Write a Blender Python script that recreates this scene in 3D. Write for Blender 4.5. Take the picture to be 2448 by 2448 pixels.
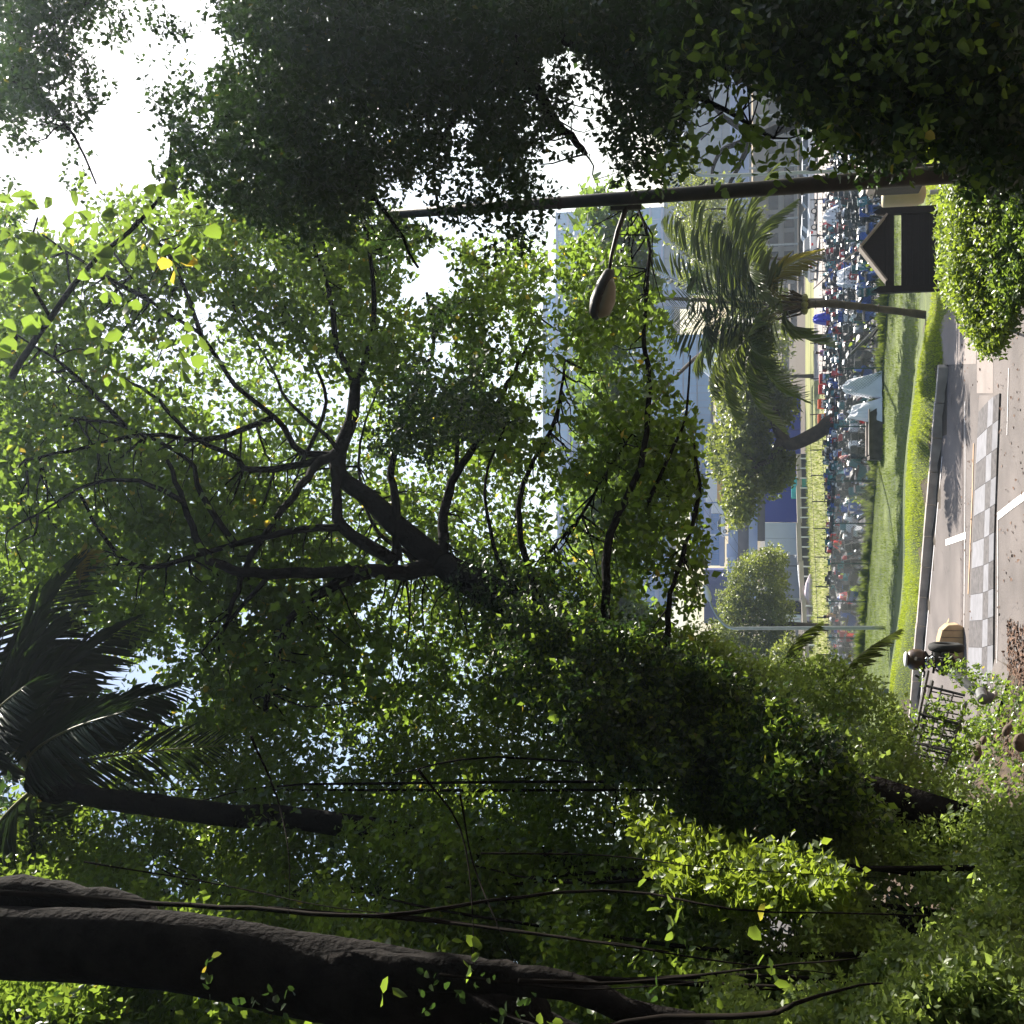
import bpy, bmesh, math, random
import numpy as np
from mathutils import Vector, Matrix
random.seed(7)
RNG = np.random.default_rng(11)
sc = bpy.context.scene
for o in list(bpy.data.objects): bpy.data.objects.remove(o)

# ------------------------------------------------------------------ camera, world, sun, exposure
FPX, PITCH, CAMZ = 1150.0, math.radians(12.03), 4.9
SUN_AZ, SUN_EL = math.radians(37), math.radians(44)      # azimuth to the right of straight ahead (+Y)
cam_d = bpy.data.cameras.new('camera'); cam = bpy.data.objects.new('camera', cam_d)
sc.collection.objects.link(cam); sc.camera = cam
cam_d.sensor_width = 36; cam_d.lens = 36*FPX/1024; cam_d.clip_start = .1; cam_d.clip_end = 3000
fw = Vector((0, math.cos(PITCH), math.sin(PITCH))); up = Vector((0, -math.sin(PITCH), math.cos(PITCH)))
# the photograph was taken with the phone turned on its side: image right = down
R = Matrix((-up, Vector((1, 0, 0)), -fw)).transposed()
cam.matrix_world = Matrix.Translation((0, 0, CAMZ)) @ R.to_4x4()

w = bpy.data.worlds.new('World'); sc.world = w; w.use_nodes = True
nt = w.node_tree; bg = nt.nodes['Background']
sky = nt.nodes.new('ShaderNodeTexSky'); sky.sky_type = 'NISHITA'; sky.sun_disc = False
sky.sun_elevation = SUN_EL; sky.sun_rotation = SUN_AZ
sky.air_density = 1.3; sky.dust_density = 2.0; sky.ozone_density = 1.0
nt.links.new(sky.outputs[0], bg.inputs[0]); bg.inputs[1].default_value = .072
sd = bpy.data.lights.new('sun', 'SUN'); sd.energy = 5.0; sd.angle = math.radians(.5); sd.color = (1, .94, .84)
sun = bpy.data.objects.new('sun', sd); sc.collection.objects.link(sun)
sv = Vector((math.sin(SUN_AZ)*math.cos(SUN_EL), math.cos(SUN_AZ)*math.cos(SUN_EL), math.sin(SUN_EL)))
sun.rotation_euler = sv.to_track_quat('Z', 'Y').to_euler()
sc.view_settings.view_transform = 'Standard'; sc.view_settings.look = 'None'
sc.view_settings.gamma = 1; sc.view_settings.exposure = 1.4; sc.view_settings.use_curve_mapping = False
sc.cycles.use_denoising = True
sc.cycles.max_bounces = 7; sc.cycles.diffuse_bounces = 4; sc.cycles.transmission_bounces = 5
sc.cycles.glossy_bounces = 3; sc.cycles.volume_bounces = 0

# ------------------------------------------------------------------ where a spot of the photograph lies in the place
S = 1024/2448
def ray(x, y):
    a = (512-y*S)/FPX; b = (512-x*S)/FPX
    return a, math.cos(PITCH)-b*math.sin(PITCH), math.sin(PITCH)+b*math.cos(PITCH)
def P(x, y, d):                    # d = distance straight ahead in metres
    a, c, z = ray(x, y); t = d/c
    return Vector((a*t, d, CAMZ+z*t))
def G(x, y, z=0.0):                # where the ray meets the level z
    a, c, dz = ray(x, y); t = (z-CAMZ)/dz
    return Vector((a*t, c*t, z))

# ------------------------------------------------------------------ helpers
def link(o): sc.collection.objects.link(o); return o
def tag(o, label=None, cat=None, group=None, kind=None):
    if label: o['label'] = label
    if cat: o['category'] = cat
    if group: o['group'] = group
    if kind: o['kind'] = kind
    return o
def empty(name, loc=(0, 0, 0), rz=0.0, label=None, cat=None, group=None):
    o = bpy.data.objects.new(name, None); o.location = loc; o.rotation_euler = (0, 0, rz); o.empty_display_size = .3
    link(o); return tag(o, label, cat, group)
def copy_tree(o, parent=None):
    c = o.copy(); link(c); c.parent = parent
    for ch in o.children: copy_tree(ch, c)
    return c
class MB:
    def __init__(s): s.v = []; s.f = []; s.m = []
    def add(s, vs, fs, mi=0):
        b = len(s.v); s.v += [tuple(v) for v in vs]; s.f += [tuple(i+b for i in f) for f in fs]; s.m += [mi]*len(fs)
        return s
    def box(s, c, d, rz=0, mi=0, tx=1, ty=1):        # centre, dims; tx,ty: taper of the top
        cx, cy, cz = c; a, b, h = d[0]/2, d[1]/2, d[2]/2; vs = []
        ca, sa = math.cos(rz), math.sin(rz)
        for z, kx, ky in ((-h, 1, 1), (h, tx, ty)):
            for x, y in ((-a*kx, -b*ky), (a*kx, -b*ky), (a*kx, b*ky), (-a*kx, b*ky)):
                vs.append((cx+x*ca-y*sa, cy+x*sa+y*ca, cz+z))
        return s.add(vs, [(3, 2, 1, 0), (4, 5, 6, 7), (0, 1, 5, 4), (1, 2, 6, 5), (2, 3, 7, 6), (3, 0, 4, 7)], mi)
    def beam(s, p, q, wd, h, mi=0):                    # square bar from p to q
        p, q = Vector(p), Vector(q); t = (q-p).normalized()
        r = t.cross(Vector((0, 0, 1)))
        r = Vector((1, 0, 0)) if r.length < .05 else r.normalized()
        n = r.cross(t); vs = []
        for c in (p, q):
            for i, j in ((-1, -1), (1, -1), (1, 1), (-1, 1)): vs.append(c+r*i*wd/2+n*j*h/2)
        return s.add(vs, [(3, 2, 1, 0), (4, 5, 6, 7), (0, 1, 5, 4), (1, 2, 6, 5), (2, 3, 7, 6), (3, 0, 4, 7)], mi)
    def tube(s, pts, rad, n=8, mi=0, cap=True, wob=0.0):
        pts = [Vector(p) for p in pts]; k = len(pts); ph = random.uniform(0, 6); acc = 0.0
        if not hasattr(rad, '__len__'): rad = [rad]*k
        ref = Vector((.31, .77, .55)).normalized(); vs = []
        pn = None
        for i, p in enumerate(pts):
            t = (pts[min(i+1, k-1)]-pts[max(i-1, 0)]).normalized()
            if pn is None:
                pn = t.cross(ref)
                if pn.length < .1: pn = t.cross(Vector((1, 0, 0)))
            pn = (pn-t*pn.dot(t)).normalized(); b = t.cross(pn); acc += (p-pts[i-1]).length if i else 0
            for j in range(n):
                a = 2*math.pi*j/n; r = rad[i]
                if wob: r *= 1+wob*(math.sin(3*a+ph+acc*.9)+.7*math.sin(5*a-acc*1.7+ph)+.5*math.sin(2*a+acc*2.3)+random.uniform(-.5, .5))
                vs.append(p+pn*math.cos(a)*r+b*math.sin(a)*r)
        fs = [(i*n+j, i*n+(j+1) % n, (i+1)*n+(j+1) % n, (i+1)*n+j) for i in range(k-1) for j in range(n)]
        if cap: fs += [tuple(range(n))[::-1], tuple((k-1)*n+j for j in range(n))]
        return s.add(vs, fs, mi)
    def lathe(s, prof, c=(0, 0, 0), n=12, mi=0, M=None):   # prof [(r,z)]
        vs = []
        for r, z in prof:
            for j in range(n):
                a = 2*math.pi*j/n; v = Vector((r*math.cos(a), r*math.sin(a), z))
                if M: v = M @ v
                vs.append(v+Vector(c))
        fs = [(i*n+j, i*n+(j+1) % n, (i+1)*n+(j+1) % n, (i+1)*n+j) for i in range(len(prof)-1) for j in range(n)]
        fs += [tuple(range(n))[::-1], tuple((len(prof)-1)*n+j for j in range(n))]
        return s.add(vs, fs, mi)
    def torus(s, c, R_, r, axis='X', n=14, m=6, mi=0):
        vs = []
        for i in range(n):
            a = 2*math.pi*i/n
            for j in range(m):
                b = 2*math.pi*j/m; q = R_+r*math.cos(b); h = r*math.sin(b)
                v = (h, q*math.cos(a), q*math.sin(a)) if axis == 'X' else (q*math.cos(a), q*math.sin(a), h) if axis == 'Z' else (q*math.cos(a), h, q*math.sin(a))
                vs.append(Vector(v)+Vector(c))
        fs = [(i*m+j, ((i+1) % n)*m+j, ((i+1) % n)*m+(j+1) % m, i*m+(j+1) % m) for i in range(n) for j in range(m)]
        return s.add(vs, fs, mi)
    def prism(s, poly, y0, y1, mi=0, axis='Y'):        # polygon in XZ extruded in Y (or YZ in X)
        k = len(poly); vs = []
        for t in (y0, y1):
            for a, b in poly: vs.append((a, t, b) if axis == 'Y' else (t, a, b) if axis == 'X' else (a, b, t))
        fs = [tuple(range(k)), tuple(range(2*k-1, k-1, -1))]+[(i, i+k, (i+1) % k+k, (i+1) % k) for i in range(k)]
        return s.add(vs, fs, mi)
    def build(s, name, mats, parent=None, smooth=False, bevel=0, kind=None, loc=None):
        me = bpy.data.meshes.new(name); me.from_pydata(s.v, [], s.f)
        if not isinstance(mats, (list, tuple)): mats = [mats]
        for m in mats: me.materials.append(m)
        me.polygons.foreach_set('material_index', s.m)
        if smooth: me.polygons.foreach_set('use_smooth', [True]*len(s.f))
        bm = bmesh.new(); bm.from_mesh(me); bmesh.ops.recalc_face_normals(bm, faces=bm.faces); bm.to_mesh(me); bm.free()
        o = bpy.data.objects.new(name, me); link(o)
        if parent: o.parent = parent
        if loc is not None: o.location = loc
        if bevel:
            md = o.modifiers.new('bevel', 'BEVEL'); md.width = bevel; md.segments = 2; md.limit_method = 'ANGLE'
        if kind: o['kind'] = kind
        return o
def smooth_path(pts, k=4):                           # catmull-rom
    pts = [Vector(p) for p in pts]; out = []
    q = [pts[0]*2-pts[1]]+pts+[pts[-1]*2-pts[-2]]
    for i in range(1, len(q)-2):
        for j in range(k):
            t = j/k; a, b, c, d = q[i-1], q[i], q[i+1], q[i+2]
            out.append(.5*((2*b)+(c-a)*t+(2*a-5*b+4*c-d)*t*t+(3*b-3*c+d-a)*t**3))
    out.append(pts[-1]); return out
def smooth_rad(r, k=4):
    out = []
    for i in range(len(r)-1):
        for j in range(k): out.append(r[i]+(r[i+1]-r[i])*j/k)
    return out+[r[-1]]

# value noise for clumping (numpy)
_T = RNG.random((64, 64, 64))
def vnoise(p, s):
    q = np.asarray(p)*s+1000; i = np.floor(q).astype(int); f = q-i; f = f*f*(3-2*f); i &= 63; j = (i+1) & 63; r = 0
    for a in (0, 1):
        for b in (0, 1):
            for c in (0, 1):
                I = (j if a else i)[:, 0]; J = (j if b else i)[:, 1]; K = (j if c else i)[:, 2]
                r = r+_T[I, J, K]*(f[:, 0] if a else 1-f[:, 0])*(f[:, 1] if b else 1-f[:, 1])*(f[:, 2] if c else 1-f[:, 2])
    return r

# ------------------------------------------------------------------ materials
def mat(name, col, rough=.7, var=.15, scale=3.0, bump=0.0, bscale=20.0, metal=0.0, spec=.4, col2=None, detail=6):
    m = bpy.data.materials.new(name); m.use_nodes = True; n = m.node_tree; L = n.links
    b = n.nodes['Principled BSDF']; b.inputs['Roughness'].default_value = rough; b.inputs['Metallic'].default_value = metal
    b.inputs['Specular IOR Level'].default_value = spec
    tc = n.nodes.new('ShaderNodeTexCoord')
    if var or col2:
        ns = n.nodes.new('ShaderNodeTexNoise'); ns.inputs['Scale'].default_value = scale; ns.inputs['Detail'].default_value = detail
        L.new(tc.outputs['Object'], ns.inputs['Vector'])
        mr = n.nodes.new('ShaderNodeMapRange'); mr.inputs[1].default_value = .3; mr.inputs[2].default_value = .7
        L.new(ns.outputs[0], mr.inputs[0])
        mx = n.nodes.new('ShaderNodeMix'); mx.data_type = 'RGBA'; L.new(mr.outputs[0], mx.inputs[0])
        c2 = col2 if col2 else tuple(c*(1+var) for c in col)
        mx.inputs[6].default_value = (*[c*(1-var) for c in col], 1); mx.inputs[7].default_value = (*c2, 1)
        L.new(mx.outputs[2], b.inputs['Base Color'])
    else: b.inputs['Base Color'].default_value = (*col, 1)
    if bump:
        n2 = n.nodes.new('ShaderNodeTexNoise'); n2.inputs['Scale'].default_value = bscale; n2.inputs['Detail'].default_value = 8
        L.new(tc.outputs['Object'], n2.inputs['Vector'])
        bp = n.nodes.new('ShaderNodeBump'); bp.inputs['Strength'].default_value = bump; bp.inputs['Distance'].default_value = .03
        L.new(n2.outputs[0], bp.inputs['Height']); L.new(bp.outputs[0], b.inputs['Normal'])
    return m
def leafmat(name, dark, light, trans, tmix=.5, rough=.42, yellow=.03):
    """waxy leaf: reflecting side plus light let through; each leaf has its own tint from the 'rnd' attribute"""
    m = bpy.data.materials.new(name); m.use_nodes = True; n = m.node_tree; L = n.links
    b = n.nodes['Principled BSDF']; b.inputs['Roughness'].default_value = rough; b.inputs['Specular IOR Level'].default_value = .45
    at = n.nodes.new('ShaderNodeAttribute'); at.attribute_name = 'rnd'
    mx = n.nodes.new('ShaderNodeMix'); mx.data_type = 'RGBA'; L.new(at.outputs['Fac'], mx.inputs[0])
    mx.inputs[6].default_value = (*dark, 1); mx.inputs[7].default_value = (*light, 1); L.new(mx.outputs[2], b.inputs['Base Color'])
    r = n.nodes.new('ShaderNodeValToRGB'); L.new(at.outputs['Fac'], r.inputs[0]); e = r.color_ramp.elements
    e[0].color = (*[c*.62 for c in trans], 1); e[1].position = 1-yellow; e[1].color = (*trans, 1)
    if yellow > 0:
        e2 = r.color_ramp.elements.new(1-yellow+.008); e2.color = (.75, .55, .06, 1)
    tr = n.nodes.new('ShaderNodeBsdfTranslucent'); L.new(r.outputs[0], tr.inputs[0])
    ms = n.nodes.new('ShaderNodeMixShader'); ms.inputs[0].default_value = tmix
    L.new(b.outputs[0], ms.inputs[1]); L.new(tr.outputs[0], ms.inputs[2])
    L.new(ms.outputs[0], n.nodes['Material Output'].inputs[0]); return m
M = {}
M['leaf_main'] = leafmat('leaf_main', (.032, .068, .012), (.062, .115, .022), (.27, .41, .045), .53, yellow=.02)
M['leaf_dark'] = leafmat('leaf_dark', (.022, .042, .016), (.040, .070, .022), (.075, .15, .025), .30, yellow=.006)  # dark and barely translucent: shade of a thick crown put into the colour
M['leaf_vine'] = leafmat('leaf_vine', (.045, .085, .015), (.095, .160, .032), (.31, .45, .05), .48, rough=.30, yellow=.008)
M['leaf_weed'] = leafmat('leaf_weed', (.12, .18, .05), (.24, .31, .10), (.42, .56, .10), .45, rough=.38, yellow=.004)  # pale weed leaves, lightened further to carry the sunlit look of the bank
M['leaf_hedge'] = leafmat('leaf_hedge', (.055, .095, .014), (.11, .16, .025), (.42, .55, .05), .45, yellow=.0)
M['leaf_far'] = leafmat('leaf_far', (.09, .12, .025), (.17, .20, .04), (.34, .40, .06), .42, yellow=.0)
M['leaf_grass'] = leafmat('leaf_grass', (.08, .135, .018), (.15, .21, .030), (.30, .38, .04), .35, rough=.6, yellow=.0)
M['frond'] = leafmat('frond', (.06, .09, .03), (.11, .145, .05), (.22, .28, .045), .38, rough=.33, yellow=.0)
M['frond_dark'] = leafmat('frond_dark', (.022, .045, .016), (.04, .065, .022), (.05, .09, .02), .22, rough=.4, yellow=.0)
M['frond_dry'] = leafmat('frond_dry', (.16, .14, .035), (.26, .22, .05), (.50, .42, .06), .45, yellow=.0)
M['bark_dark'] = mat('bark_dark', (.012, .010, .009), .95, .45, 7, 1.0, 22, spec=.06)
M['bark_mid'] = mat('bark_mid', (.075, .055, .038), .9, .3, 3, .8, 10)
M['palm_bark'] = mat('palm_bark', (.10, .075, .055), .9, .3, 5, .6, 12)
M['vine_stem'] = mat('vine_stem', (.012, .009, .007), .95, .3, 6, spec=.05)
M['pole_metal'] = mat('pole_metal', (.035, .028, .022), .55, .35, 5, .15, 30, spec=.5, col2=(.07, .05, .035))
M['galv'] = mat('galv', (.42, .44, .46), .35, .12, 5, metal=.6)
M['lens_tan'] = mat('lens_tan', (.30, .25, .17), .4, .15, 6)
M['wood_dark'] = mat('wood_dark', (.008, .006, .005), .75, .3, 8, .2, 30)
M['wood_edge'] = mat('wood_edge', (.30, .25, .20), .7, .2, 8)
M['concrete'] = mat('concrete', (.36, .31, .27), .9, .22, 2.5, .3, 25)
M['kerb'] = mat('kerb', (.40, .35, .31), .9, .2, 2.5, .3, 25)
M['kerb_face'] = mat('kerb_face', (.10, .085, .07), .9, .4, 3, .3, 25)
M['tan_block'] = mat('tan_block', (.50, .34, .20), .9, .2, 3, .2, 25)
M['paint_white'] = mat('paint_white', (.66, .62, .58), .8, .14, 6, .1, 40)
M['paint_grey'] = mat('paint_grey', (.205, .20, .215), .85, .15, 4, .2, 30)
M['paint_black'] = mat('paint_black', (.10, .090, .090), .9, .35, 9, .3, 30)
M['line_pale'] = mat('line_pale', (.55, .52, .52), .8, .1, 9)
M['pipe_grey'] = mat('pipe_grey', (.13, .13, .135), .5, .12, 4)
M['rust_black'] = mat('rust_black', (.03, .024, .02), .6, .4, 9, .2, 30, spec=.5)
M['black'] = mat('black', (.014, .014, .016), .45, .2, 5)
M['rubber'] = mat('rubber', (.02, .02, .02), .85, .2, 5)
M['chrome'] = mat('chrome', (.55, .56, .58), .22, 0, 1, metal=1)
M['seat'] = mat('seat', (.045, .038, .040), .38, .2, 5, spec=.6)
M['white'] = mat('white', (.74, .75, .78), .6, .05, 3)
M['tarp_white'] = mat('tarp_white', (.72, .73, .76), .7, .08, 2, .3, 4)
M['tarp_blue'] = mat('tarp_blue', (.03, .05, .55), .5, .15, 2, .3, 4)
M['glass_dark'] = mat('glass_dark', (.03, .04, .05), .12, 0, 1, spec=.8)
M['orange'] = mat('orange', (.75, .13, .03), .6, .1, 3)
M['red'] = mat('red', (.55, .03, .03), .6, .15, 3)
M['skin'] = mat('skin', (.28, .15, .09), .6, .1, 5)
M['hair'] = mat('hair', (.02, .013, .01), .6, .2, 5)
M['litter'] = mat('litter', (.13, .065, .035), .8, .5, 9)
M['beige'] = mat('beige', (.52, .42, .25), .6, .08, 3)

# ------------------------------------------------------------------ leaves
OBOV = ((.30, .26), (.78, .40), (1.0, 0))      # (along, half width) first, second, tip
LANC = ((.28, .26), (.66, .22), (1.0, 0))
OVAL = ((.30, .34), (.72, .28), (1.0, 0))
def leaf_cloud(name, base, axis, nrm, size, material, parent=None, shape=OBOV, fold=.18, kind='stuff', curl=.12, kite=False):
    N = len(base); size = size[:, None]
    axis = axis/np.linalg.norm(axis, axis=1)[:, None]
    side = np.cross(axis, nrm); side /= (np.linalg.norm(side, axis=1)[:, None]+1e-9); n = np.cross(side, axis)
    (a1, w1), (a2, w2), (a3, _) = shape
    wv = RNG.uniform(.8, 1.15, (N, 1))
    if kite:                                   # small or far leaves: two triangles folded along the midrib
        wk = max(w1, w2)*.95; am = .42; V = np.empty((N, 4, 3)); V[:, 0] = base; V[:, 2] = base+(axis*a3-n*curl)*size
        V[:, 1] = base+(axis*am+side*wk*wv+n*fold*w1)*size; V[:, 3] = base+(axis*am-side*wk*wv+n*fold*w1)*size
        me = bpy.data.meshes.new(name); me.vertices.add(N*4); me.vertices.foreach_set('co', V.reshape(-1).astype(np.float32))
        idx = (np.arange(N)[:, None]*4+np.array([0, 1, 2, 0, 2, 3])[None]).reshape(-1)
        me.loops.add(N*6); me.loops.foreach_set('vertex_index', idx.astype(np.int32)); me.polygons.add(N*2); me.polygons.foreach_set('loop_start', np.arange(0, N*6, 3, dtype=np.int32)); me.update(calc_edges=True)
        at = me.attributes.new('rnd', 'FLOAT', 'POINT'); at.data.foreach_set('value', np.repeat(RNG.random(N), 4).astype(np.float32))
        me.materials.append(material); o = bpy.data.objects.new(name, me); link(o); o.parent = parent
        if kind: o['kind'] = kind
        return o
    V = np.empty((N, 6, 3))
    V[:, 0] = base
    V[:, 1] = base+(axis*a1+side*w1*wv+n*fold*w1)*size
    V[:, 2] = base+(axis*a2+side*w2*wv+n*(fold*w2-curl*.3))*size
    V[:, 3] = base+(axis*a3-n*curl)*size
    V[:, 4] = base+(axis*a2-side*w2*wv+n*(fold*w2-curl*.3))*size
    V[:, 5] = base+(axis*a1-side*w1*wv+n*fold*w1)*size
    me = bpy.data.meshes.new(name); me.vertices.add(N*6); me.vertices.foreach_set('co', V.reshape(-1).astype(np.float32))
    idx = (np.arange(N)[:, None]*6+np.array([0, 1, 2, 3, 0, 3, 4, 5])[None]).reshape(-1)
    me.loops.add(N*8); me.loops.foreach_set('vertex_index', idx.astype(np.int32))
    me.polygons.add(N*2); me.polygons.foreach_set('loop_start', np.arange(0, N*8, 4, dtype=np.int32))
    me.update(calc_edges=True)
    at = me.attributes.new('rnd', 'FLOAT', 'POINT'); at.data.foreach_set('value', np.repeat(RNG.random(N), 6).astype(np.float32))
    me.materials.append(material); o = bpy.data.objects.new(name, me); link(o)
    if parent: o.parent = parent
    if kind: o['kind'] = kind
    return o
def rnd_unit(n):
    v = RNG.normal(size=(n, 3)); return v/np.linalg.norm(v, axis=1)[:, None]
def sprays(pts, k, size, length, bias=(0, 0, 0), biasw=.6, upw=.9, sizevar=.3, whorl=False):
    """turn spray positions into leaf bases/axes/normals: k leaves along (or whorled at the end of) a twig"""
    n = len(pts); t = rnd_unit(n)+np.array(bias)*biasw; t /= np.linalg.norm(t, axis=1)[:, None]
    B, A, Nn, T = [], [], [], []
    u = rnd_unit(n); u = np.cross(t, u); u /= np.linalg.norm(u, axis=1)[:, None]; v = np.cross(t, u)
    for j in range(k):
        s = (j+.3)/k if not whorl else .75+.25*j/k
        ang = (j*2.4)+RNG.uniform(-.4, .4, n)
        rad = u*np.cos(ang)[:, None]+v*np.sin(ang)[:, None]
        B.append(pts+t*length*s+RNG.normal(0, .12*length, (n, 3)))
        A.append(rad*(.9 if not whorl else .95)+t*(.55 if not whorl else .5)+RNG.normal(0, .25, (n, 3)))
        Nn.append(np.array([0, 0, 1.])*upw+RNG.normal(0, .45, (n, 3))+t*.3)
    B = np.concatenate(B); A = np.concatenate(A); Nn = np.concatenate(Nn)
    return B, A, Nn, RNG.uniform(1-sizevar, 1+sizevar, len(B))*size
# how closely the leaves stand over the upper part of the view (0 open sky .. 9 closed), cells of 100 photo px: rows y, columns x
COV = ["8665467889998999", "7643368999999578", "6515688999888448", "5423568997777346", "4536789967447436",
       "5677888975355545", "7888888876366555", "8888888886475556", "8688888788377555", "9888767788876566",
       "9988878888788688", "9998888867766688", "9988888877867777", "9988788877876767", "9888758876688877",
       "9788888875689999", "8787677656769999", "7588888546899999", "3468999858999999", "6469999999999999"]
COV = np.array([[int(c) for c in r] for r in COV], float)/9
def cover(x, y):
    fx = np.clip(x/100-.5, 0, 14.999); fy = np.clip(y/100-.5, 0, 18.999); i = fx.astype(int); j = fy.astype(int); a = fx-i; b = fy-j
    c = (COV[j, i]*(1-a)+COV[j, i+1]*a)*(1-b)+(COV[j+1, i]*(1-a)+COV[j+1, i+1]*a)*b
    return np.where(((x > 1600) & ((y < 430) | (y > 1550))) | (y > 2000), 1, c)
def spots(n, x0, x1, y0, y1, dfun, inside=None, power=1.0, ns=1.1, usecov=True, thick=1.0, clump=False):
    out = []; tot = 0
    while tot < n:
        m = n*2; x = RNG.uniform(x0, x1, m); y = RNG.uniform(y0, y1, m); keep = np.ones(m, bool)
        if inside is not None: keep &= inside(x, y)
        d = dfun(x, y)+RNG.uniform(-.5, .5, m)*thick
        a = (512-y*S)/FPX; b = (512-x*S)/FPX; t = d/(math.cos(PITCH)-b*math.sin(PITCH))
        p = np.stack([a*t, d, CAMZ+(math.sin(PITCH)+b*math.cos(PITCH))*t], 1)
        nz = .6*vnoise(p, ns)+.4*vnoise(p, ns*2.7)
        if usecov:
            c = cover(x, y)
            # narrow projected gaps: the same test on the direction from the open ground
            q = np.stack([x/70, y/70, np.full(m, 3.3)], 1); g = .55*vnoise(q, 1.0)+.45*vnoise(q, 2.3)
            th = np.where(c > .97, 1.2, .20+.56*c**power)
            keep &= (g < th) & (nz < np.where(c > .97, .60 if clump else 1.2, .30+.34*c if clump else th+.10))
        else: keep &= nz < power
        p = p[keep]; out.append(p); tot += len(p)
        if len(p) == 0: break
    return np.concatenate(out)[:n]
def poly_in(pts):
    px = np.array([p[0] for p in pts], float); py = np.array([p[1] for p in pts], float)
    def f(x, y):
        r = np.zeros(len(x), bool); j = len(px)-1
        for i in range(len(px)):
            c = ((py[i] > y) != (py[j] > y)) & (x < (px[j]-px[i])*(y-py[i])/(py[j]-py[i]+1e-9)+px[i]); r ^= c; j = i
        return r
    return f
# ------------------------------------------------------------------ the lie of the land
K1, K2 = G(2200, 1640), G(2268, 870)
KX = [-60, -12, K1.x, K2.x, 5.8, 12, 30, 80]; KY = [62, K1.y+3.6, K1.y, K2.y, 30.6, 31.5, 33, 35]
LOTZ = -1.1
def sstep(a, b, x): t = np.clip((x-a)/(b-a), 0, 1); return t*t*(3-2*t)
def H(X, Y):
    X = np.asarray(X, float); Y = np.asarray(Y, float)
    s = (Y-np.interp(X, KX, KY))*.84
    rise = np.where(X < 4, .40, .40-.32*sstep(4, 6.5, X))+.05*np.sin(X*.8)
    h = rise*sstep(.15, 1.7, s)+(LOTZ-rise)*sstep(2.2, 13, s)
    h = h+np.where(s > .5, .05*(np.sin(X*.9+1)+np.sin(X*.43+Y*.3))*sstep(.5, 2, s)*(1-sstep(9, 14, s)), 0)
    h = h+.006*np.maximum(0, -X-4)*np.clip((Y-80)/40, 0, 1)
    bank = np.clip((-3.9-X), 0, 5)*.85*sstep(28, 23, Y)*sstep(-14, -6, Y)
    return h+bank
def sheet(name, x0, x1, nx, y0, y1, ny, off, material, mask=None, smooth=True):
    xs = np.linspace(x0, x1, nx); ys = np.linspace(y0, y1, ny) if not callable(y0) else None
    XX, YY = np.meshgrid(xs, ys); Z = H(XX, YY)+off
    vs = np.stack([XX, YY, Z], 2).reshape(-1, 3); b = MB(); fs = []
    for j in range(ny-1):
        for i in range(nx-1):
            if mask is None or mask((xs[i]+xs[i+1])/2, (ys[j]+ys[j+1])/2): fs.append((j*nx+i, j*nx+i+1, (j+1)*nx+i+1, (j+1)*nx+i))
    b.v = [tuple(v) for v in vs]; b.f = fs; b.m = [0]*len(fs)
    return tag(b.build(name, material, smooth=smooth), kind='structure')
def ribbon(name, near, far, off, material, n=1, parent=None, kind='structure'):
    """strip between two polylines of equal length, laid on the land"""
    b = MB(); vs = []
    for p, q in zip(near, far):
        for t in range(n+1):
            c = Vector(p).lerp(Vector(q), t/n); vs.append((c.x, c.y, float(H(c.x, c.y))+off))
    k = n+1; fs = [(i*k+j, i*k+j+1, (i+1)*k+j+1, (i+1)*k+j) for i in range(len(near)-1) for j in range(n)]
    b.add(vs, fs); o = b.build(name, material, parent=parent)
    if kind: o['kind'] = kind
    return o
M['grass'] = mat('grass', (.045, .075, .018), .9, .35, .5, .5, 60, col2=(.13, .16, .035))
M['grass_dry'] = mat('grass_dry', (.15, .165, .045), .95, .25, .12, .4, 3, col2=(.27, .26, .085))
M['leaf_grass_lit'] = leafmat('leaf_grass_lit', (.13, .20, .02), (.22, .30, .035), (.60, .70, .06), .45, rough=.6, yellow=.0)  # lighter than the lower lawn's blades: sunlight on the mound put into colour
M['earth'] = mat('earth', (.06, .045, .03), .95, .4, 2, .6, 8)
M['asphalt_lot'] = mat('asphalt_lot', (.11, .105, .11), .9, .15, .3)
M['slab_far'] = mat('slab_far', (.28, .245, .23), .9, .12, .2)
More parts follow.
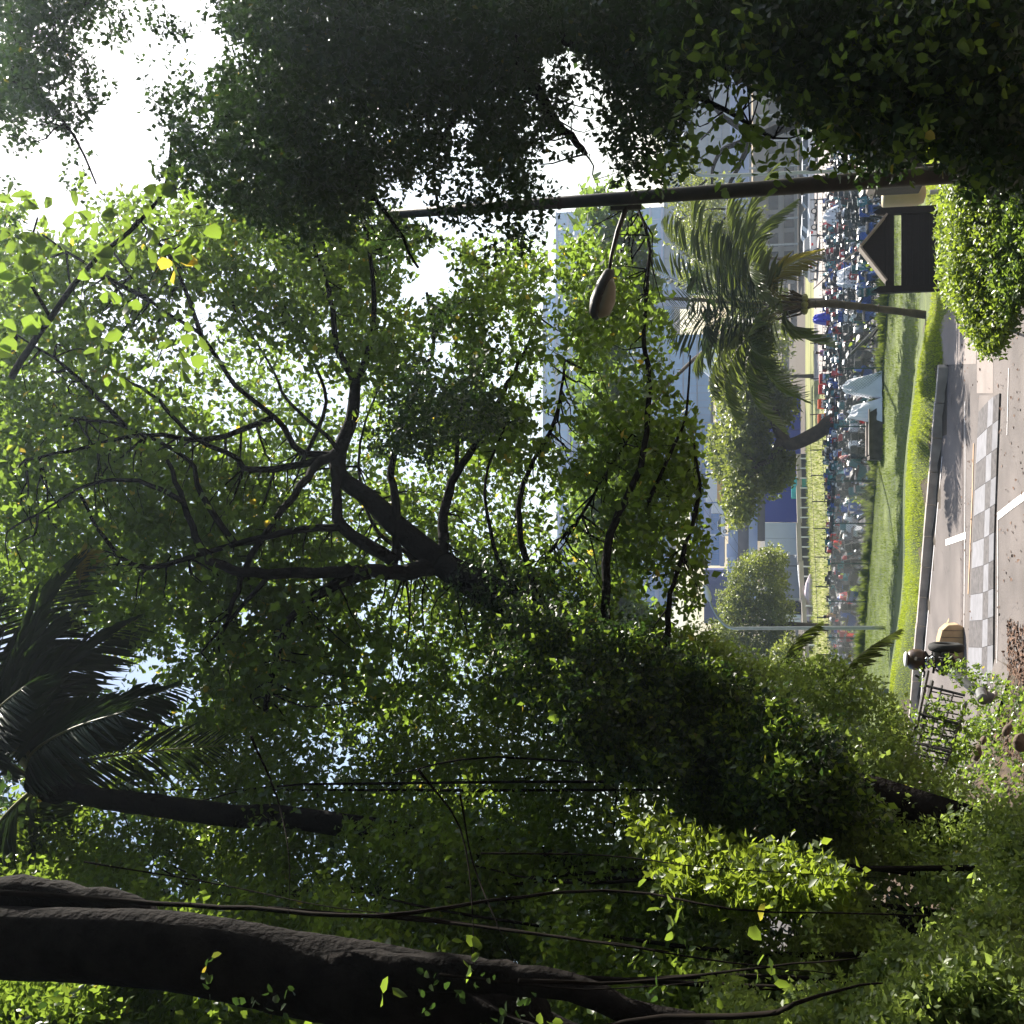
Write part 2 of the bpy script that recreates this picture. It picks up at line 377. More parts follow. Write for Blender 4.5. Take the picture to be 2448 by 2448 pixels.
# road: worn asphalt with stains, fine grit and a few cracks
def roadmat():
    m = mat('road', (.11, .094, .088), .92, .16, .45, .35, 45, col2=(.19, .162, .150)); n = m.node_tree; L = n.links
    b = n.nodes['Principled BSDF']; src = b.inputs['Base Color'].links[0].from_socket
    tc = n.nodes['Texture Coordinate']
    v = n.nodes.new('ShaderNodeTexVoronoi'); v.feature = 'DISTANCE_TO_EDGE'; v.inputs['Scale'].default_value = .33
    ns = n.nodes.new('ShaderNodeTexNoise'); ns.inputs['Scale'].default_value = 1.6; ns.inputs['Detail'].default_value = 7
    ad = n.nodes.new('ShaderNodeVectorMath'); ad.operation = 'ADD'
    L.new(tc.outputs['Object'], ns.inputs['Vector']); L.new(tc.outputs['Object'], ad.inputs[0]); L.new(ns.outputs['Color'], ad.inputs[1]); L.new(ad.outputs[0], v.inputs['Vector'])
    cr = n.nodes.new('ShaderNodeMapRange'); cr.inputs[1].default_value = .0; cr.inputs[2].default_value = .006; cr.inputs[3].default_value = .62; cr.inputs[4].default_value = 1
    L.new(v.outputs['Distance'], cr.inputs[0])
    g = n.nodes.new('ShaderNodeTexNoise'); g.inputs['Scale'].default_value = 55; g.inputs['Detail'].default_value = 3
    L.new(tc.outputs['Object'], g.inputs['Vector'])
    gr = n.nodes.new('ShaderNodeMapRange'); gr.inputs[1].default_value = .3; gr.inputs[2].default_value = .7; gr.inputs[3].default_value = .86; gr.inputs[4].default_value = 1.12
    L.new(g.outputs[0], gr.inputs[0])
    mu = n.nodes.new('ShaderNodeMath'); mu.operation = 'MULTIPLY'; L.new(cr.outputs[0], mu.inputs[0]); L.new(gr.outputs[0], mu.inputs[1])
    mx = n.nodes.new('ShaderNodeVectorMath'); mx.operation = 'SCALE'; L.new(src, mx.inputs[0]); L.new(mu.outputs[0], mx.inputs['Scale'])
    L.new(mx.outputs[0], b.inputs['Base Color']); return m
M['road'] = roadmat()
# one ground sheet reaching the horizon
ground_x = sorted(set(list(np.linspace(-60, 60, 121))+[-900, -500, -250, -120, 120, 250, 500, 900]))
ground_y = sorted(set(list(np.linspace(-20, 180, 201))+[-200, -80, 220, 300, 450, 700, 1100, 1600, 2200]))
XX, YY = np.meshgrid(ground_x, ground_y); Z = H(XX, YY); b = MB()
nx = len(ground_x); b.v = [tuple(v) for v in np.stack([XX, YY, Z], 2).reshape(-1, 3)]
b.f = [(j*nx+i, j*nx+i+1, (j+1)*nx+i+1, (j+1)*nx+i) for j in range(len(ground_y)-1) for i in range(nx-1)]; b.m = [0]*len(b.f)
tag(b.build('ground', M['earth'], smooth=True), kind='structure')
def kerb_y(x): return float(np.interp(x, KX, KY))
# lawn: mound behind the kerb, slope and the lower lawn
def lot_edge(x):   # near edge of the parking lot
    return float(np.interp(x, [-33, -9.04, 12.3, 37], [70.7, 69.9, 54.7, 54.7]))
xs = np.linspace(-45, 40, 171); b = MB(); rows = 60; vs = []
for x in xs:
    y0 = kerb_y(x)+.12; y1 = lot_edge(x)
    for j in range(rows+1):
        t = (j/rows)**1.7; y = y0+(y1-y0)*t; vs.append((x, y, float(H(x, y))+.012))
k = rows+1; b.add(vs, [(i*k+j, (i+1)*k+j, (i+1)*k+j+1, i*k+j+1) for i in range(len(xs)-1) for j in range(rows)])
tag(b.build('lawn', M['grass'], smooth=True), kind='structure')
# road and the path that leaves it on the right
xs = np.linspace(-40, 26, 60)
ribbon('road', [(x, -8, 0) for x in xs if x > -3.85], [(x, kerb_y(x)+.1, 0) for x in xs if x > -3.85], .004, M['road'], n=30)
ribbon('road', [(x, 24.5+.55*(-3.6-x)*.9, 0) for x in xs if x < -2.7], [(x, kerb_y(x)+.1, 0) for x in xs if x < -2.7], .006, M['road'], n=6)
ribbon('path', [G(2335, y) for y in (870, 780, 700, 600, 480)], [G(2262, y)+Vector((0, .2, 0)) for y in (870, 780, 700, 600, 480)], .010, mat('path_slab', (.25, .21, .19), .9, .12, 1.2, .2, 30), n=3)
# kerb along the far side of the road: separate stones
kerb_root = empty('kerb', (K1.x, K1.y, 0), label='long concrete kerb along the far edge of the road below the lawn', cat='kerb')
kp = [Vector((x, kerb_y(x), 0)) for x in np.arange(-16, K2.x+.01, .9)]+[K2.copy()]
for i in range(len(kp)-1):
    p, q = kp[i], kp[i+1]
    if (q-p).length < .2: continue
    d = (q-p).normalized(); nrm = Vector((-d.y, d.x, 0)); g_ = .012
    last = i >= len(kp)-3
    h0 = .25+random.uniform(-.008, .008); h1 = h0 if i < len(kp)-2 else .14
    a0, a1 = p+d*g_, q-d*g_; vs = []
    for c, h in ((a0, h0), (a1, h1)):
        for o_, z in ((-.02, -.05), (.0, h), (.2, h), (.2, -.05)): vs.append(c+nrm*o_+Vector((0, 0, z)))
    mb = MB(); mb.add([v-kerb_root.location for v in vs], [(0, 1, 2, 3), (7, 6, 5, 4), (0, 4, 5, 1), (1, 5, 6, 2), (2, 6, 7, 3)])
    mb.build('kerb_stone', M['kerb'], parent=kerb_root, bevel=.012)
# pale gutter line just below the kerb
ribbon('gutter_line', [(x, kerb_y(x)-.42, 0) for x in np.linspace(-14, 1.5, 30)], [(x, kerb_y(x)-.30, 0) for x in np.linspace(-14, 1.5, 30)], .012, M['line_pale'])
# painted speed hump: chequered slabs
hump = empty('speed_hump', tuple(G(2350, 1290)), label='chequered grey and black painted speed hump across the road', cat='speed hump')
def inter(tab, y): return float(np.interp(y, [t[1] for t in tab][::-1], [t[0] for t in tab][::-1]))
E = [[(2311, 1640), (2325, 1300), (2335, 1060), (2341, 940)], [(2346, 1640), (2352, 1300), (2358, 1060), (2363, 940)],
     [(2359, 1640), (2364, 1300), (2371, 1060), (2375, 940)], [(2373, 1640), (2375, 1300), (2384, 1060), (2389, 940)]]
HT = [.035, .085, .085, .04]
cols = list(range(-1, 11))
def ycol(r, i): return [1047+62.5*i, 1024+65.5*i, 1014+66.3*i, 1003+67.3*i][r]
for r in range(3):
    for i in cols:
        c = []
        for rr, ii in ((r, i), (r, i+1), (r+1, i+1), (r+1, i)):
            y = min(max(ycol(rr, ii), 940), 1640); c.append(G(inter(E[rr], y), y, HT[rr]))
        if (c[0]-c[1]).length < .08: continue
        ctr = sum(c, Vector())/4; c = [ctr+(p-ctr)*.985 for p in c]
        vs = [p-hump.location for p in c]+[Vector((p.x, p.y, 0))-hump.location for p in c]
        mb = MB(); mb.add(vs, [(0, 1, 2, 3), (0, 4, 5, 1), (1, 5, 6, 2), (2, 6, 7, 3), (3, 7, 4, 0)])
        mb.build('hump_slab', M['paint_grey'] if (i+r) % 2 == 0 else M['paint_black'], parent=hump)
mb = MB()
for r in range(3):
    ys_ = np.linspace(945, 1638, 14)
    for a, c in zip(ys_[:-1], ys_[1:]):
        q = [G(inter(E[r], a), a, HT[r]-.012), G(inter(E[r], c), c, HT[r]-.012), G(inter(E[r+1], c), c, HT[r+1]-.012), G(inter(E[r+1], a), a, HT[r+1]-.012)]
        mb.add([p-hump.location for p in q], [(0, 1, 2, 3)])
mb.build('hump_base', M['road'], parent=hump)
def strip(name, pts, width, off, material, **kw):      # painted line along photo points lying on the road
    q = [G(*p) for p in pts]; near, far = [], []
    for i, c in enumerate(q):
        t = (q[min(i+1, len(q)-1)]-q[max(i-1, 0)]).normalized(); n_ = Vector((-t.y, t.x, 0))*width/2; near.append(c-n_); far.append(c+n_)
    return ribbon(name, near, far, off, material, **kw)
strip('lane_dash', [(2262, 1297), (2310, 1280)], .17, .014, M['paint_white'])
strip('lane_dash', [(2386, 1235), (2420, 1208), (2470, 1172)], .16, .014, M['paint_white'])
strip('joint_line', [(2308, 960), (2309, 1100), (2308, 1270), (2306, 1500)], .07, .016, M['line_pale'])
strip('joint_line', [(2329, 1060), (2326, 1180), (2321, 1300), (2316, 1420)], .10, .018, mat('joint_sand', (.50, .34, .22), .9, .2, 8))
strip('joint_line', [(2386, 1225), (2387, 1350), (2386, 1500), (2384, 1640)], .05, .016, M['line_pale'])
strip('joint_line', [(2413, 880), (2411, 960), (2409, 1040)], .05, .016, M['line_pale'])
strip('patch_strip', [(2299, 960), (2300, 1150), (2300, 1380), (2299, 1640)], .30, .010, mat('asphalt_patch', (.12, .10, .095), .95, .3, 6, .4, 40))
strip('road_edge_arc', [(2270, 1480), (2250, 1520), (2240, 1560)], .07, .014, M['tan_block'])
strip('road_edge_arc', [(2269, 1497), (2256, 1520), (2247, 1545)], .05, .014, M['tan_block'])
# slab with the gully on the right of the hump
ribbon('concrete_apron', [G(2375, y) for y in (700, 800, 880, 940)], [G(2336, y) for y in (720, 800, 880, 940)], .008, bpy.data.materials['path_slab'])
# parking lot, field and far concrete road
def flat(name, pts, z, material, kind='structure'):
    mb = MB(); mb.add([(p[0], p[1], z) for p in pts], [tuple(range(len(pts)))]); o = mb.build(name, material); o['kind'] = kind; return o
flat('parking_lot', [(x*.822, y*.822) for x, y in [(-12, 85.5), (15, 66.2), (46, 66.2), (46, 112), (6, 114), (-9, 101)]], LOTZ+.03, M['asphalt_lot'])
flat('lot_pavement', [(x*.822, y*.822) for x, y in [(2.5, 75.6), (15, 66.2), (30, 66.2), (30, 68.2), (15.6, 68.2), (3.2, 77)]], LOTZ+.05, M['slab_far'])
xs = np.linspace(-60, 30, 61)
ribbon('field', [(x, float(np.interp(x, [-24.7, -7.4, 4.9, 33], [80.6, 83.4, 94.1, 93.7])), 0) for x in xs], [(x, 150, 0) for x in xs], .03, M['grass_dry'], n=20)
ribbon('far_road', [(x, 93, 0) for x in np.linspace(10.5, 60, 20)], [(x, 127, 0) for x in np.linspace(14, 80, 20)], .06, M['slab_far'], n=8)

# grass blades on the mound and the lower lawn
def grass(name, n, xr, yf, size, mt='leaf_grass'):
    x = RNG.uniform(xr[0], xr[1], n); y = yf(x, RNG.random(n)); z = H(x, y)+.005
    B = np.stack([x, y, z], 1); A = np.array([0, 0, 1.])+RNG.normal(0, .35, (n, 3)); A[:, 2] = np.abs(A[:, 2])+.3
    patch = vnoise(B, .8); keep = RNG.random(n) < np.clip(.25+1.3*patch, .3, 1); B, A = B[keep], A[keep]; n = len(B)
    return leaf_cloud(name, B, A, rnd_unit(n), RNG.uniform(.5, 1.5, n)*size*(.6+.9*vnoise(B, 1.7)), M[mt], shape=((.3, .09), (.7, .07), (1, 0)), fold=.1, kite=True)
ky = lambda x: np.interp(x, KX, KY)
grass('grass', 95000, (-9, 13), lambda x, r: ky(x)+.22+r*3.2, .055, 'leaf_grass_lit')
le = lambda x: np.interp(x, [-33, -9.04, 12.3, 37], [70.7, 69.9, 54.7, 54.7])
grass('grass', 60000, (-14, 18), lambda x, r: le(x)-r*13, .08)
# taller weeds along the fence foot and in front of the lot
grass('grass', 7000, (-13, 12), lambda x, r: le(x)+.3-r*.8, .35)
n = 9000; x = RNG.uniform(-24, 8, n); yy = 94+RNG.random(n)*50
B = np.stack([x, yy, H(x, yy)], 1); A = np.array([0, 0, 1.])+RNG.normal(0, .4, (n, 3))
leaf_cloud('grass', B, A, rnd_unit(n), RNG.uniform(.2, .5, n), M['leaf_far'], shape=((.3, .09), (.7, .07), (1, 0)), kite=True)
# bare earth between the road and the bank, darkened to carry its shadow
M['verge'] = mat('verge', (.045, .030, .020), .95, .5, 2.5, .8, 14, col2=(.10, .065, .04))
ribbon('verge', [(-2.75, 17.5, 0), (-2.78, 20.5, 0), (-3.2, 22.5, 0), (-3.75, 24.4, 0), (-4.3, 25.6, 0)], [(-7, 17.5, 0), (-7, 20.5, 0), (-7, 22.5, 0), (-7, 24.4, 0), (-7, 25.6, 0)], .016, M['verge'], n=14)
# litter of dry leaves by the left verge
n = 5200; u_ = RNG.random(n); x = RNG.uniform(-4.6, -2.3, n)+.25*u_; yy = RNG.uniform(19, 24.5, n)
B = np.stack([x, yy, np.maximum(H(x, yy), 0)+.02], 1)
leaf_cloud('leaf_litter', B, rnd_unit(n)*np.array([1, 1, .2]), np.tile([0, 0, 1.], (n, 1))+RNG.normal(0, .3, (n, 3)), RNG.uniform(.04, .10, n), M['litter'])
n = 420; x = RNG.uniform(-3, 5.5, n); yy = RNG.uniform(20, 30, n)
B = np.stack([x, yy, np.full(n, .02)], 1)
leaf_cloud('leaf_litter', B, rnd_unit(n)*np.array([1, 1, .2]), np.tile([0, 0, 1.], (n, 1))+RNG.normal(0, .3, (n, 3)), RNG.uniform(.04, .09, n), M['litter'])
# ------------------------------------------------------------------ vegetation
def branch(root, name, pts, r0, r1, material, wob=.07, n=8, k=4):
    """pts: photo points (x, y, distance); radius tapers r0 -> r1"""
    q = smooth_path([p if isinstance(p, Vector) else P(*p) for p in pts], k)
    if len(q) > 4 and r0 < .15:
        for i in range(1, len(q)-1): q[i] = q[i]+Vector([random.uniform(-1, 1)*min(r0*.25, .022) for _ in range(3)])
    m = len(q); rad = [r0+(r1-r0)*(i/(m-1))**.8 for i in range(m)]
    b = MB(); b.tube([v-root.location for v in q], rad, n=n, wob=wob); o = b.build(name, material, parent=root, smooth=True); return o, q
def twigs(root, anchors, pts, n, material, r=.012, maxd=1.9):
    """thin twigs from the boughs out to the foliage, one mesh"""
    A = np.array([list(a) for a in anchors]); b = MB()
    idx = RNG.choice(len(pts), min(n, len(pts)), replace=False); used = {}
    for i in idx:
        p = pts[i]; j = int(np.argmin(((A-p)**2).sum(1))); a = A[j]; d = np.linalg.norm(p-a)
        if d > maxd*max(1, r/.012) or d < .15 or used.get(j, 0) > 2: continue
        used[j] = used.get(j, 0)+1
        mid = (a+p)/2+RNG.normal(0, .10*d, 3)+np.array([0, 0, .05*d])
        q = smooth_path([a, a*.5+mid*.5+RNG.normal(0, .03*d, 3), mid, p], 2); rr = [r*(1.4-1.1*t/(len(q)-1))*(.5+.35*d) for t in range(len(q))]
        b.tube([v-root.location for v in q], rr, n=4, cap=False)
    return b.build('twigs', material, parent=root, kind='stuff')
def foliage(root, name, pts, k, size, length, material, shape=OBOV, kite=True, **kw):
    B, A, N, Sz = sprays(pts, k, size, length, **kw)
    return leaf_cloud(name, B-np.array(root.location), A, N, Sz, material, parent=root, shape=shape, kite=kite)

# leaf-free tubes cut toward the sun so sun flecks reach chosen bank spots
_tg = [(P(*c), r) for c, r in [((1560, 1950, 12), .5), ((1640, 2010, 11.6), .6), ((1720, 2040, 11.2), .6), ((1800, 2070, 11), .6), ((1880, 2090, 10.6), .5), ((1960, 2120, 10.4), .5), ((1600, 2060, 11), .4), ((1760, 2130, 10.4), .4)]]
_rs = random.Random(3)
for _ in range(140): x_ = _rs.uniform(1650, 2448); y_ = _rs.uniform(1960, 2460); _tg.append((P(x_, y_, float(np.interp(y_, [1900, 2448], [11.5, 7.6]))), _rs.uniform(.28, .58)))
for _ in range(26): x_ = _rs.uniform(0, 1500); y_ = _rs.uniform(1650, 2440); _tg.append((P(x_, y_, float(np.interp(y_, [1700, 2448], [14, 8]))), _rs.uniform(.25, .45)))
for _ in range(16): x_ = _rs.uniform(1750, 2150); y_ = _rs.uniform(1560, 1900); _tg.append((P(x_, y_, float(np.interp(y_, [1560, 1900], [15, 12]))), _rs.uniform(.3, .5)))
def sungap(p, start=.8, k=1.0):
    keep = np.ones(len(p), bool); s_ = np.array(sv)
    for c, r in _tg:
        d = p-np.array(c); t = d@s_; q = d-t[:, None]*s_; keep &= ~((t > start) & ((q**2).sum(1) < r*r*k*k))
    return p[keep]
# --- the big tree with the leaning trunk
D = 14.5
tr = empty('spreading_tree', tuple(P(2150, 1950, 12.5)), label='tall spreading tree with dark forked leaning trunk and bright backlit rounded leaves', cat='tree')
tr.location.z = 0; BM = M['bark_dark']; anch = []
def br(pts, r0, r1, name='branch'):
    o, q = branch(tr, name, pts, r0, r1, BM); anch.extend(q); return o
br([(2300, 2010, 12.5), (1900, 1860, 12.8), (1700, 1745, 13), (1500, 1610, 13.4), (1330, 1490, 13.8), (1150, 1405, 14.2), (1060, 1352, 14.5)], .36, .18, 'trunk')
br([(1060, 1352, 14.5), (960, 1270, 14.6), (880, 1190, 14.7), (815, 1140, 14.8), (812, 1080, 15), (842, 1000, 15.1), (850, 920, 15.2)], .17, .075)
br([(850, 920, 15.2), (805, 830, 15.3), (797, 740, 15.5), (770, 640, 15.8), (720, 520, 16)], .06, .02)
br([(850, 920, 15.2), (885, 830, 15.2), (895, 740, 15.4), (885, 600, 15.6), (860, 480, 16)], .06, .02)
br([(1050, 1350, 14.5), (970, 1368, 14.2), (880, 1366, 13.8), (790, 1368, 13.4), (640, 1372, 13), (530, 1355, 12.8), (480, 1310, 12.6), (440, 1200, 12.6), (400, 1100, 12.6)], .12, .025)
br([(880, 1368, 13.8), (780, 1410, 13.4), (690, 1490, 13), (650, 1600, 12.8), (635, 1700, 12.6)], .085, .03)
br([(950, 1345, 14.2), (820, 1258, 14), (806, 1180, 14.2), (800, 1120, 14.6)], .09, .06)
br([(822, 1258, 14), (700, 1270, 13.6), (560, 1300, 13.2), (350, 1358, 12.8), (250, 1290, 12.4), (190, 1180, 12.2)], .055, .018)
br([(560, 1298, 13.2), (480, 1180, 13.2), (450, 1100, 13.4), (300, 1020, 13.4), (180, 1000, 13.2)], .045, .016)
br([(812, 1080, 15), (760, 1110, 14.6), (700, 1190, 13.9), (600, 1330, 13.3), (560, 1440, 13), (520, 1540, 12.8)], .075, .02)
br([(806, 1085, 14.9), (720, 1110, 14.6), (600, 1125, 14.2), (560, 1090, 14), (470, 1050, 13.6), (380, 960, 13.4), (290, 900, 13.2)], .06, .018)
br([(806, 1085, 14.9), (720, 1080, 14.8), (660, 1000, 14.8), (560, 920, 14.6), (480, 800, 14.4), (360, 720, 14.2), (270, 600, 14)], .055, .016)
br([(650, 1000, 14.8), (500, 1050, 14.2), (350, 1040, 13.6), (200, 1070, 13), (60, 1100, 12.6)], .045, .016)
br([(1060, 1345, 14.5), (1062, 1230, 14.8), (1090, 1130, 15), (1150, 1050, 15.2), (1190, 960, 15.5), (1240, 870, 16), (1290, 760, 16.5)], .085, .02)
br([(950, 1340, 14.5), (945, 1200, 14.6), (935, 1120, 14.8), (960, 1020, 15), (1000, 920, 15.2), (1035, 820, 15.5), (1020, 700, 16)], .07, .02)
br([(1450, 1500, 13.6), (1452, 1310, 14), (1492, 1200, 14.4), (1540, 1080, 14.8), (1552, 900, 15.4), (1540, 800, 15.8), (1552, 600, 16.6), (1520, 480, 17.2)], .06, .02)
br([(1590, 1620, 13.4), (1597, 1500, 13.6), (1602, 1420, 13.8), (1640, 1300, 14.2), (1672, 1180, 14.6), (1660, 1060, 15)], .045, .015)
br([(1290, 1460, 14), (1240, 1250, 14.6), (1262, 1130, 15), (1330, 1000, 15.5), (1350, 860, 16)], .05, .018)
br([(1310, 1340, 14.4), (1312, 1320, 14.6), (1390, 1230, 14.9), (1450, 1130, 15.2), (1510, 1040, 15.6)], .035, .014)
br([(1550, 1200, 14.6), (1600, 1090, 14.9), (1640, 990, 15.2), (1650, 850, 15.6)], .03, .012)
br([(1230, 1420, 14), (1180, 1300, 14.2), (1160, 1150, 14.6), (1210, 1010, 15)], .035, .014)
for p in [[(812, 1080, 14.9), (780, 1040, 14.8), (690, 960, 15), (640, 860, 15), (560, 740, 15)], [(640, 1380, 13), (560, 1470, 12.8), (480, 1560, 12.6)], [(440, 1200, 12.6), (330, 1150, 12.4), (210, 1160, 12.2), (90, 1230, 12)],
          [(480, 800, 14.4), (420, 640, 14.6), (330, 520, 14.6)], [(360, 720, 14.2), (220, 640, 13.8), (100, 560, 13.4)], [(1090, 1130, 15), (1100, 980, 15.4), (1130, 860, 15.8), (1110, 720, 16.2)],
          [(300, 1020, 13.4), (160, 880, 13.2), (40, 800, 13)], [(720, 1110, 14.7), (780, 960, 15.2), (740, 850, 15.4), (680, 730, 15.6)], [(1000, 1340, 14.6), (890, 1250, 15.2), (860, 1060, 15.8), (950, 820, 16.4)]]: br(p, .035, .012)
mainarea = poly_in([(-80, 560), (120, 420), (400, 480), (560, 520), (700, 430), (880, 420), (1000, 560), (1200, 560), (1330, 640), (1400, 480), (1535, 500), (1560, 640), (1630, 860), (1665, 1100), (1680, 1420), (1640, 1560), (1500, 1660), (1300, 1680), (1000, 1720), (500, 1760), (200, 1500), (-80, 1500)])
dmain = lambda x, y: 13+2.2*np.clip((1300-y)/900, -.4, 1)+1.2*np.clip((x-300)/1200, 0, 1)
pts = spots(15500, -60, 1740, 400, 1780, lambda x, y: dmain(x, y)+1.5, mainarea, thick=2.6, clump=True); pts = sungap(pts, .8, .62)
foliage(tr, 'leaves', pts, 6, .095, .26, M['leaf_main'], kite=False, upw=.9, bias=(.25, 0, .15))
pts2 = sungap(spots(900, -60, 1740, 400, 1700, lambda x, y: dmain(x, y)-.6, mainarea, thick=1.2))
foliage(tr, 'leaves', pts2, 6, .115, .28, M['leaf_main'], upw=.9)
pts3 = sungap(spots(9500, -60, 1330, 400, 1780, lambda x, y: 20.5+0*x, mainarea, thick=3.5))
foliage(tr, 'leaves', pts3, 7, .115, .38, M['leaf_main'], upw=.9)
twigs(tr, anch, pts, 1500, BM)
# big near leaves that can be told apart, top left of the crown
proto_leaf = None
big = spots(46, -20, 520, 420, 900, lambda x, y: 9.5+0*x, None, usecov=False, power=2, thick=1.4)
for c in big:
    for j in range(4):
        a = rnd_unit(1)[0]+np.array([0, 0, -.1]); sz = .15*random.uniform(.8, 1.25)
        if proto_leaf is None or j == 0:
            lo = leaf_cloud('leaf', np.zeros((1, 3)), np.array([[1., 0, 0]]), np.array([[0, 0, 1.]]), np.array([1.]), M['leaf_main'], parent=tr, kind=None)
            lo.data.attributes['rnd'].data.foreach_set('value', [random.random()]*6); proto_leaf = lo
        else: lo = proto_leaf.copy(); link(lo); lo.parent = tr
        ax = Vector(a).normalized(); rm = ax.to_track_quat('X', 'Z').to_matrix().to_4x4() @ Matrix.Rotation(random.uniform(-.6, .6), 4, 'X')
        lo.matrix_local = Matrix.Translation(Vector(c)-tr.location+ax*.03) @ rm @ Matrix.Scale(sz, 4)
br([(30, 900, 11), (120, 760, 10.2), (230, 620, 9.8), (380, 480, 9.6), (410, 330, 9.6)], .04, .012)
br([(120, 760, 10.2), (60, 640, 9.8), (90, 520, 9.6)], .02, .009)

# --- dark dense tree hanging over from the right
dt = empty('dense_tree', (9.2, 11, 0), label='dark dense small-leaved tree, nearly black against the white sky, beyond the black lamp post', cat='tree')
danch = []
for pts_, r0, r1, nm in [([Vector((9.2, 11, 0)), Vector((9.0, 11, 3)), Vector((8.3, 11, 5.5)), P(900, -150, 11), P(300, -120, 11)], .30, .12, 'trunk'),
        ([P(1500, -150, 10.5), P(1260, 60, 10), P(1255, 160, 10), P(1300, 240, 10), P(1340, 300, 9.8), P(1400, 368, 9.6)], .12, .022, 'branch'),
        ([P(1000, -100, 11), P(800, 60, 10.6), P(640, 200, 10.4), P(500, 320, 10.2)], .10, .02, 'branch'),
        ([P(300, -100, 11), P(180, 20, 10), P(60, 60, 9.6), P(40, 140, 9.4), P(30, 190, 9.4)], .05, .02, 'branch'),
        ([P(30, 190, 9.4), P(110, 250, 9.4), P(180, 330, 9.4), P(230, 440, 9.6)], .02, .008, 'branch'),
        ([P(640, 200, 10.4), P(760, 400, 10.2), P(900, 480, 10), P(1000, 640, 10)], .045, .012, 'branch'),
        ([P(1255, 160, 10), P(1120, 240, 10), P(1040, 380, 10), P(1050, 520, 10)], .045, .012, 'branch'),
        ([P(1260, 60, 10), P(1500, 160, 9.6), P(1700, 250, 9.4), P(1850, 330, 9.2)], .05, .012, 'branch'),
        ([P(1300, -100, 10.5), P(1800, 40, 10), P(2150, 160, 9.6), P(2400, 260, 9.4)], .07, .015, 'branch')]:
    o, q = branch(dt, nm, pts_, r0, r1, BM, k=5); danch.extend(q)
topband = poly_in([(-80, -60), (2500, -60), (2500, 430), (2330, 440), (2230, 300), (2100, 420), (1990, 330), (1900, 240), (1800, 170), (1700, 170), (1610, 300), (1570, 430), (1440, 400), (1380, 470), (1300, 560), (1150, 640), (1000, 480), (820, 560), (640, 540), (420, 430), (330, 300), (-80, 620)])
pts = spots(14500, -60, 2500, -60, 640, lambda x, y: 10+0*x, topband, thick=3.0, ns=1.6, clump=True)
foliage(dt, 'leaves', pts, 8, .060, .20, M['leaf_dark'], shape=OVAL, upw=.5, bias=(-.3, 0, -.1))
core = poly_in([(520, -60), (2120, -60), (2120, 200), (2000, 240), (1860, 170), (1700, 40), (1500, 140), (1300, 90), (1100, 60), (930, 260), (760, 430), (600, 380), (500, 200)])
pts2 = spots(2500, 460, 2500, -60, 460, lambda x, y: 12.8+0*x, core, thick=2.4, ns=1.6)
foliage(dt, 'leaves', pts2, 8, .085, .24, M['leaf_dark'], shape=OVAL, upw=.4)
fall = poly_in([(860, 380), (1060, 420), (1120, 560), (1080, 760), (960, 900), (900, 1080), (1000, 1120), (1220, 1000), (1180, 820), (1060, 900), (1000, 760), (920, 640)])
pts3 = spots(520, 850, 1230, 380, 1130, lambda x, y: 10.8+(y-400)/400, fall, thick=2.4, ns=1.6)
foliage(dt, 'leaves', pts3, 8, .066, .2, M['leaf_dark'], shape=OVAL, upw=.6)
rgt = poly_in([(1560, 150), (1680, 90), (1760, 130), (1850, 200), (1930, 280), (2060, 320), (2150, 380), (2230, 330), (2330, 440), (2500, 420), (2500, -60), (1560, -60)])
pts4 = spots(3600, 1500, 2500, -60, 460, lambda x, y: 8.6+0*x, rgt, thick=1.6, ns=1.4)
foliage(dt, 'leaves', pts4, 7, .062, .2, M['leaf_dark'], shape=OVAL, upw=.6, kite=False)
pts5 = spots(260, 1560, 2480, 20, 420, lambda x, y: 8.0+0*x, None, thick=1.2, usecov=False, power=.55)
foliage(dt, 'leaves', pts5, 5, .075, .16, M['leaf_main'], shape=OVAL, upw=.8, kite=False)
twigs(dt, danch, np.concatenate([pts, pts4]), 900, BM, .009, .9)
# sunlit shrub low at the far right edge
sh = empty('shrub', tuple(G(2440, 120)), label='sunlit bright green shrub at the foot of the dark dense tree', cat='shrub')
pts = spots(900, 2180, 2480, 0, 260, lambda x, y: 13.5+0*x, poly_in([(2190, 0), (2480, 0), (2480, 300), (2300, 240), (2210, 110)]), thick=1.6, usecov=False, power=.62)
foliage(sh, 'leaves', pts, 7, .12, .2, M['leaf_hedge'], shape=OVAL)
branch(sh, 'stem', [Vector((5.5, 13.6, 0)), Vector((5.4, 13.5, 1.2)), P(2300, 130, 13.5)], .05, .015, M['bark_mid'])

# --- clipped lime hedge in front of the noticeboard
hg = empty('hedge', tuple(G(2448, 620)), label='lime green sunlit hedge in front of the dark noticeboard', cat='hedge')
hpoly = poly_in([(2270, 440), (2320, 430), (2500, 420), (2500, 560), (2455, 650), (2420, 770), (2385, 835), (2350, 842), (2325, 790), (2295, 730), (2276, 690), (2274, 620), (2278, 560)])
pts = spots(6200, 2200, 2500, 410, 870, lambda x, y: 21.6+0*x-(x-2240)/120, hpoly, thick=1.6, usecov=False, power=.66, ns=1.1)
hi = pts[:, 2] > .95+.35*vnoise(pts, 1.3)  # lighter leaves on top, darker below: sunlit top and shaded side as colour
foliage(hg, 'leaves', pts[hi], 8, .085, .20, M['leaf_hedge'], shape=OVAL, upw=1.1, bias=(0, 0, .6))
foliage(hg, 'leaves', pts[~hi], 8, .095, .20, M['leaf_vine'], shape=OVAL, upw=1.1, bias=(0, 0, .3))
hp2 = poly_in([(2262, 480), (2280, 440), (2310, 470), (2350, 620), (2330, 730), (2290, 725), (2266, 680), (2266, 590)])
pts = spots(1700, 2190, 2350, 430, 760, lambda x, y: 22.6+0*x, hp2, thick=1.2, usecov=False, power=.85, ns=1.8)
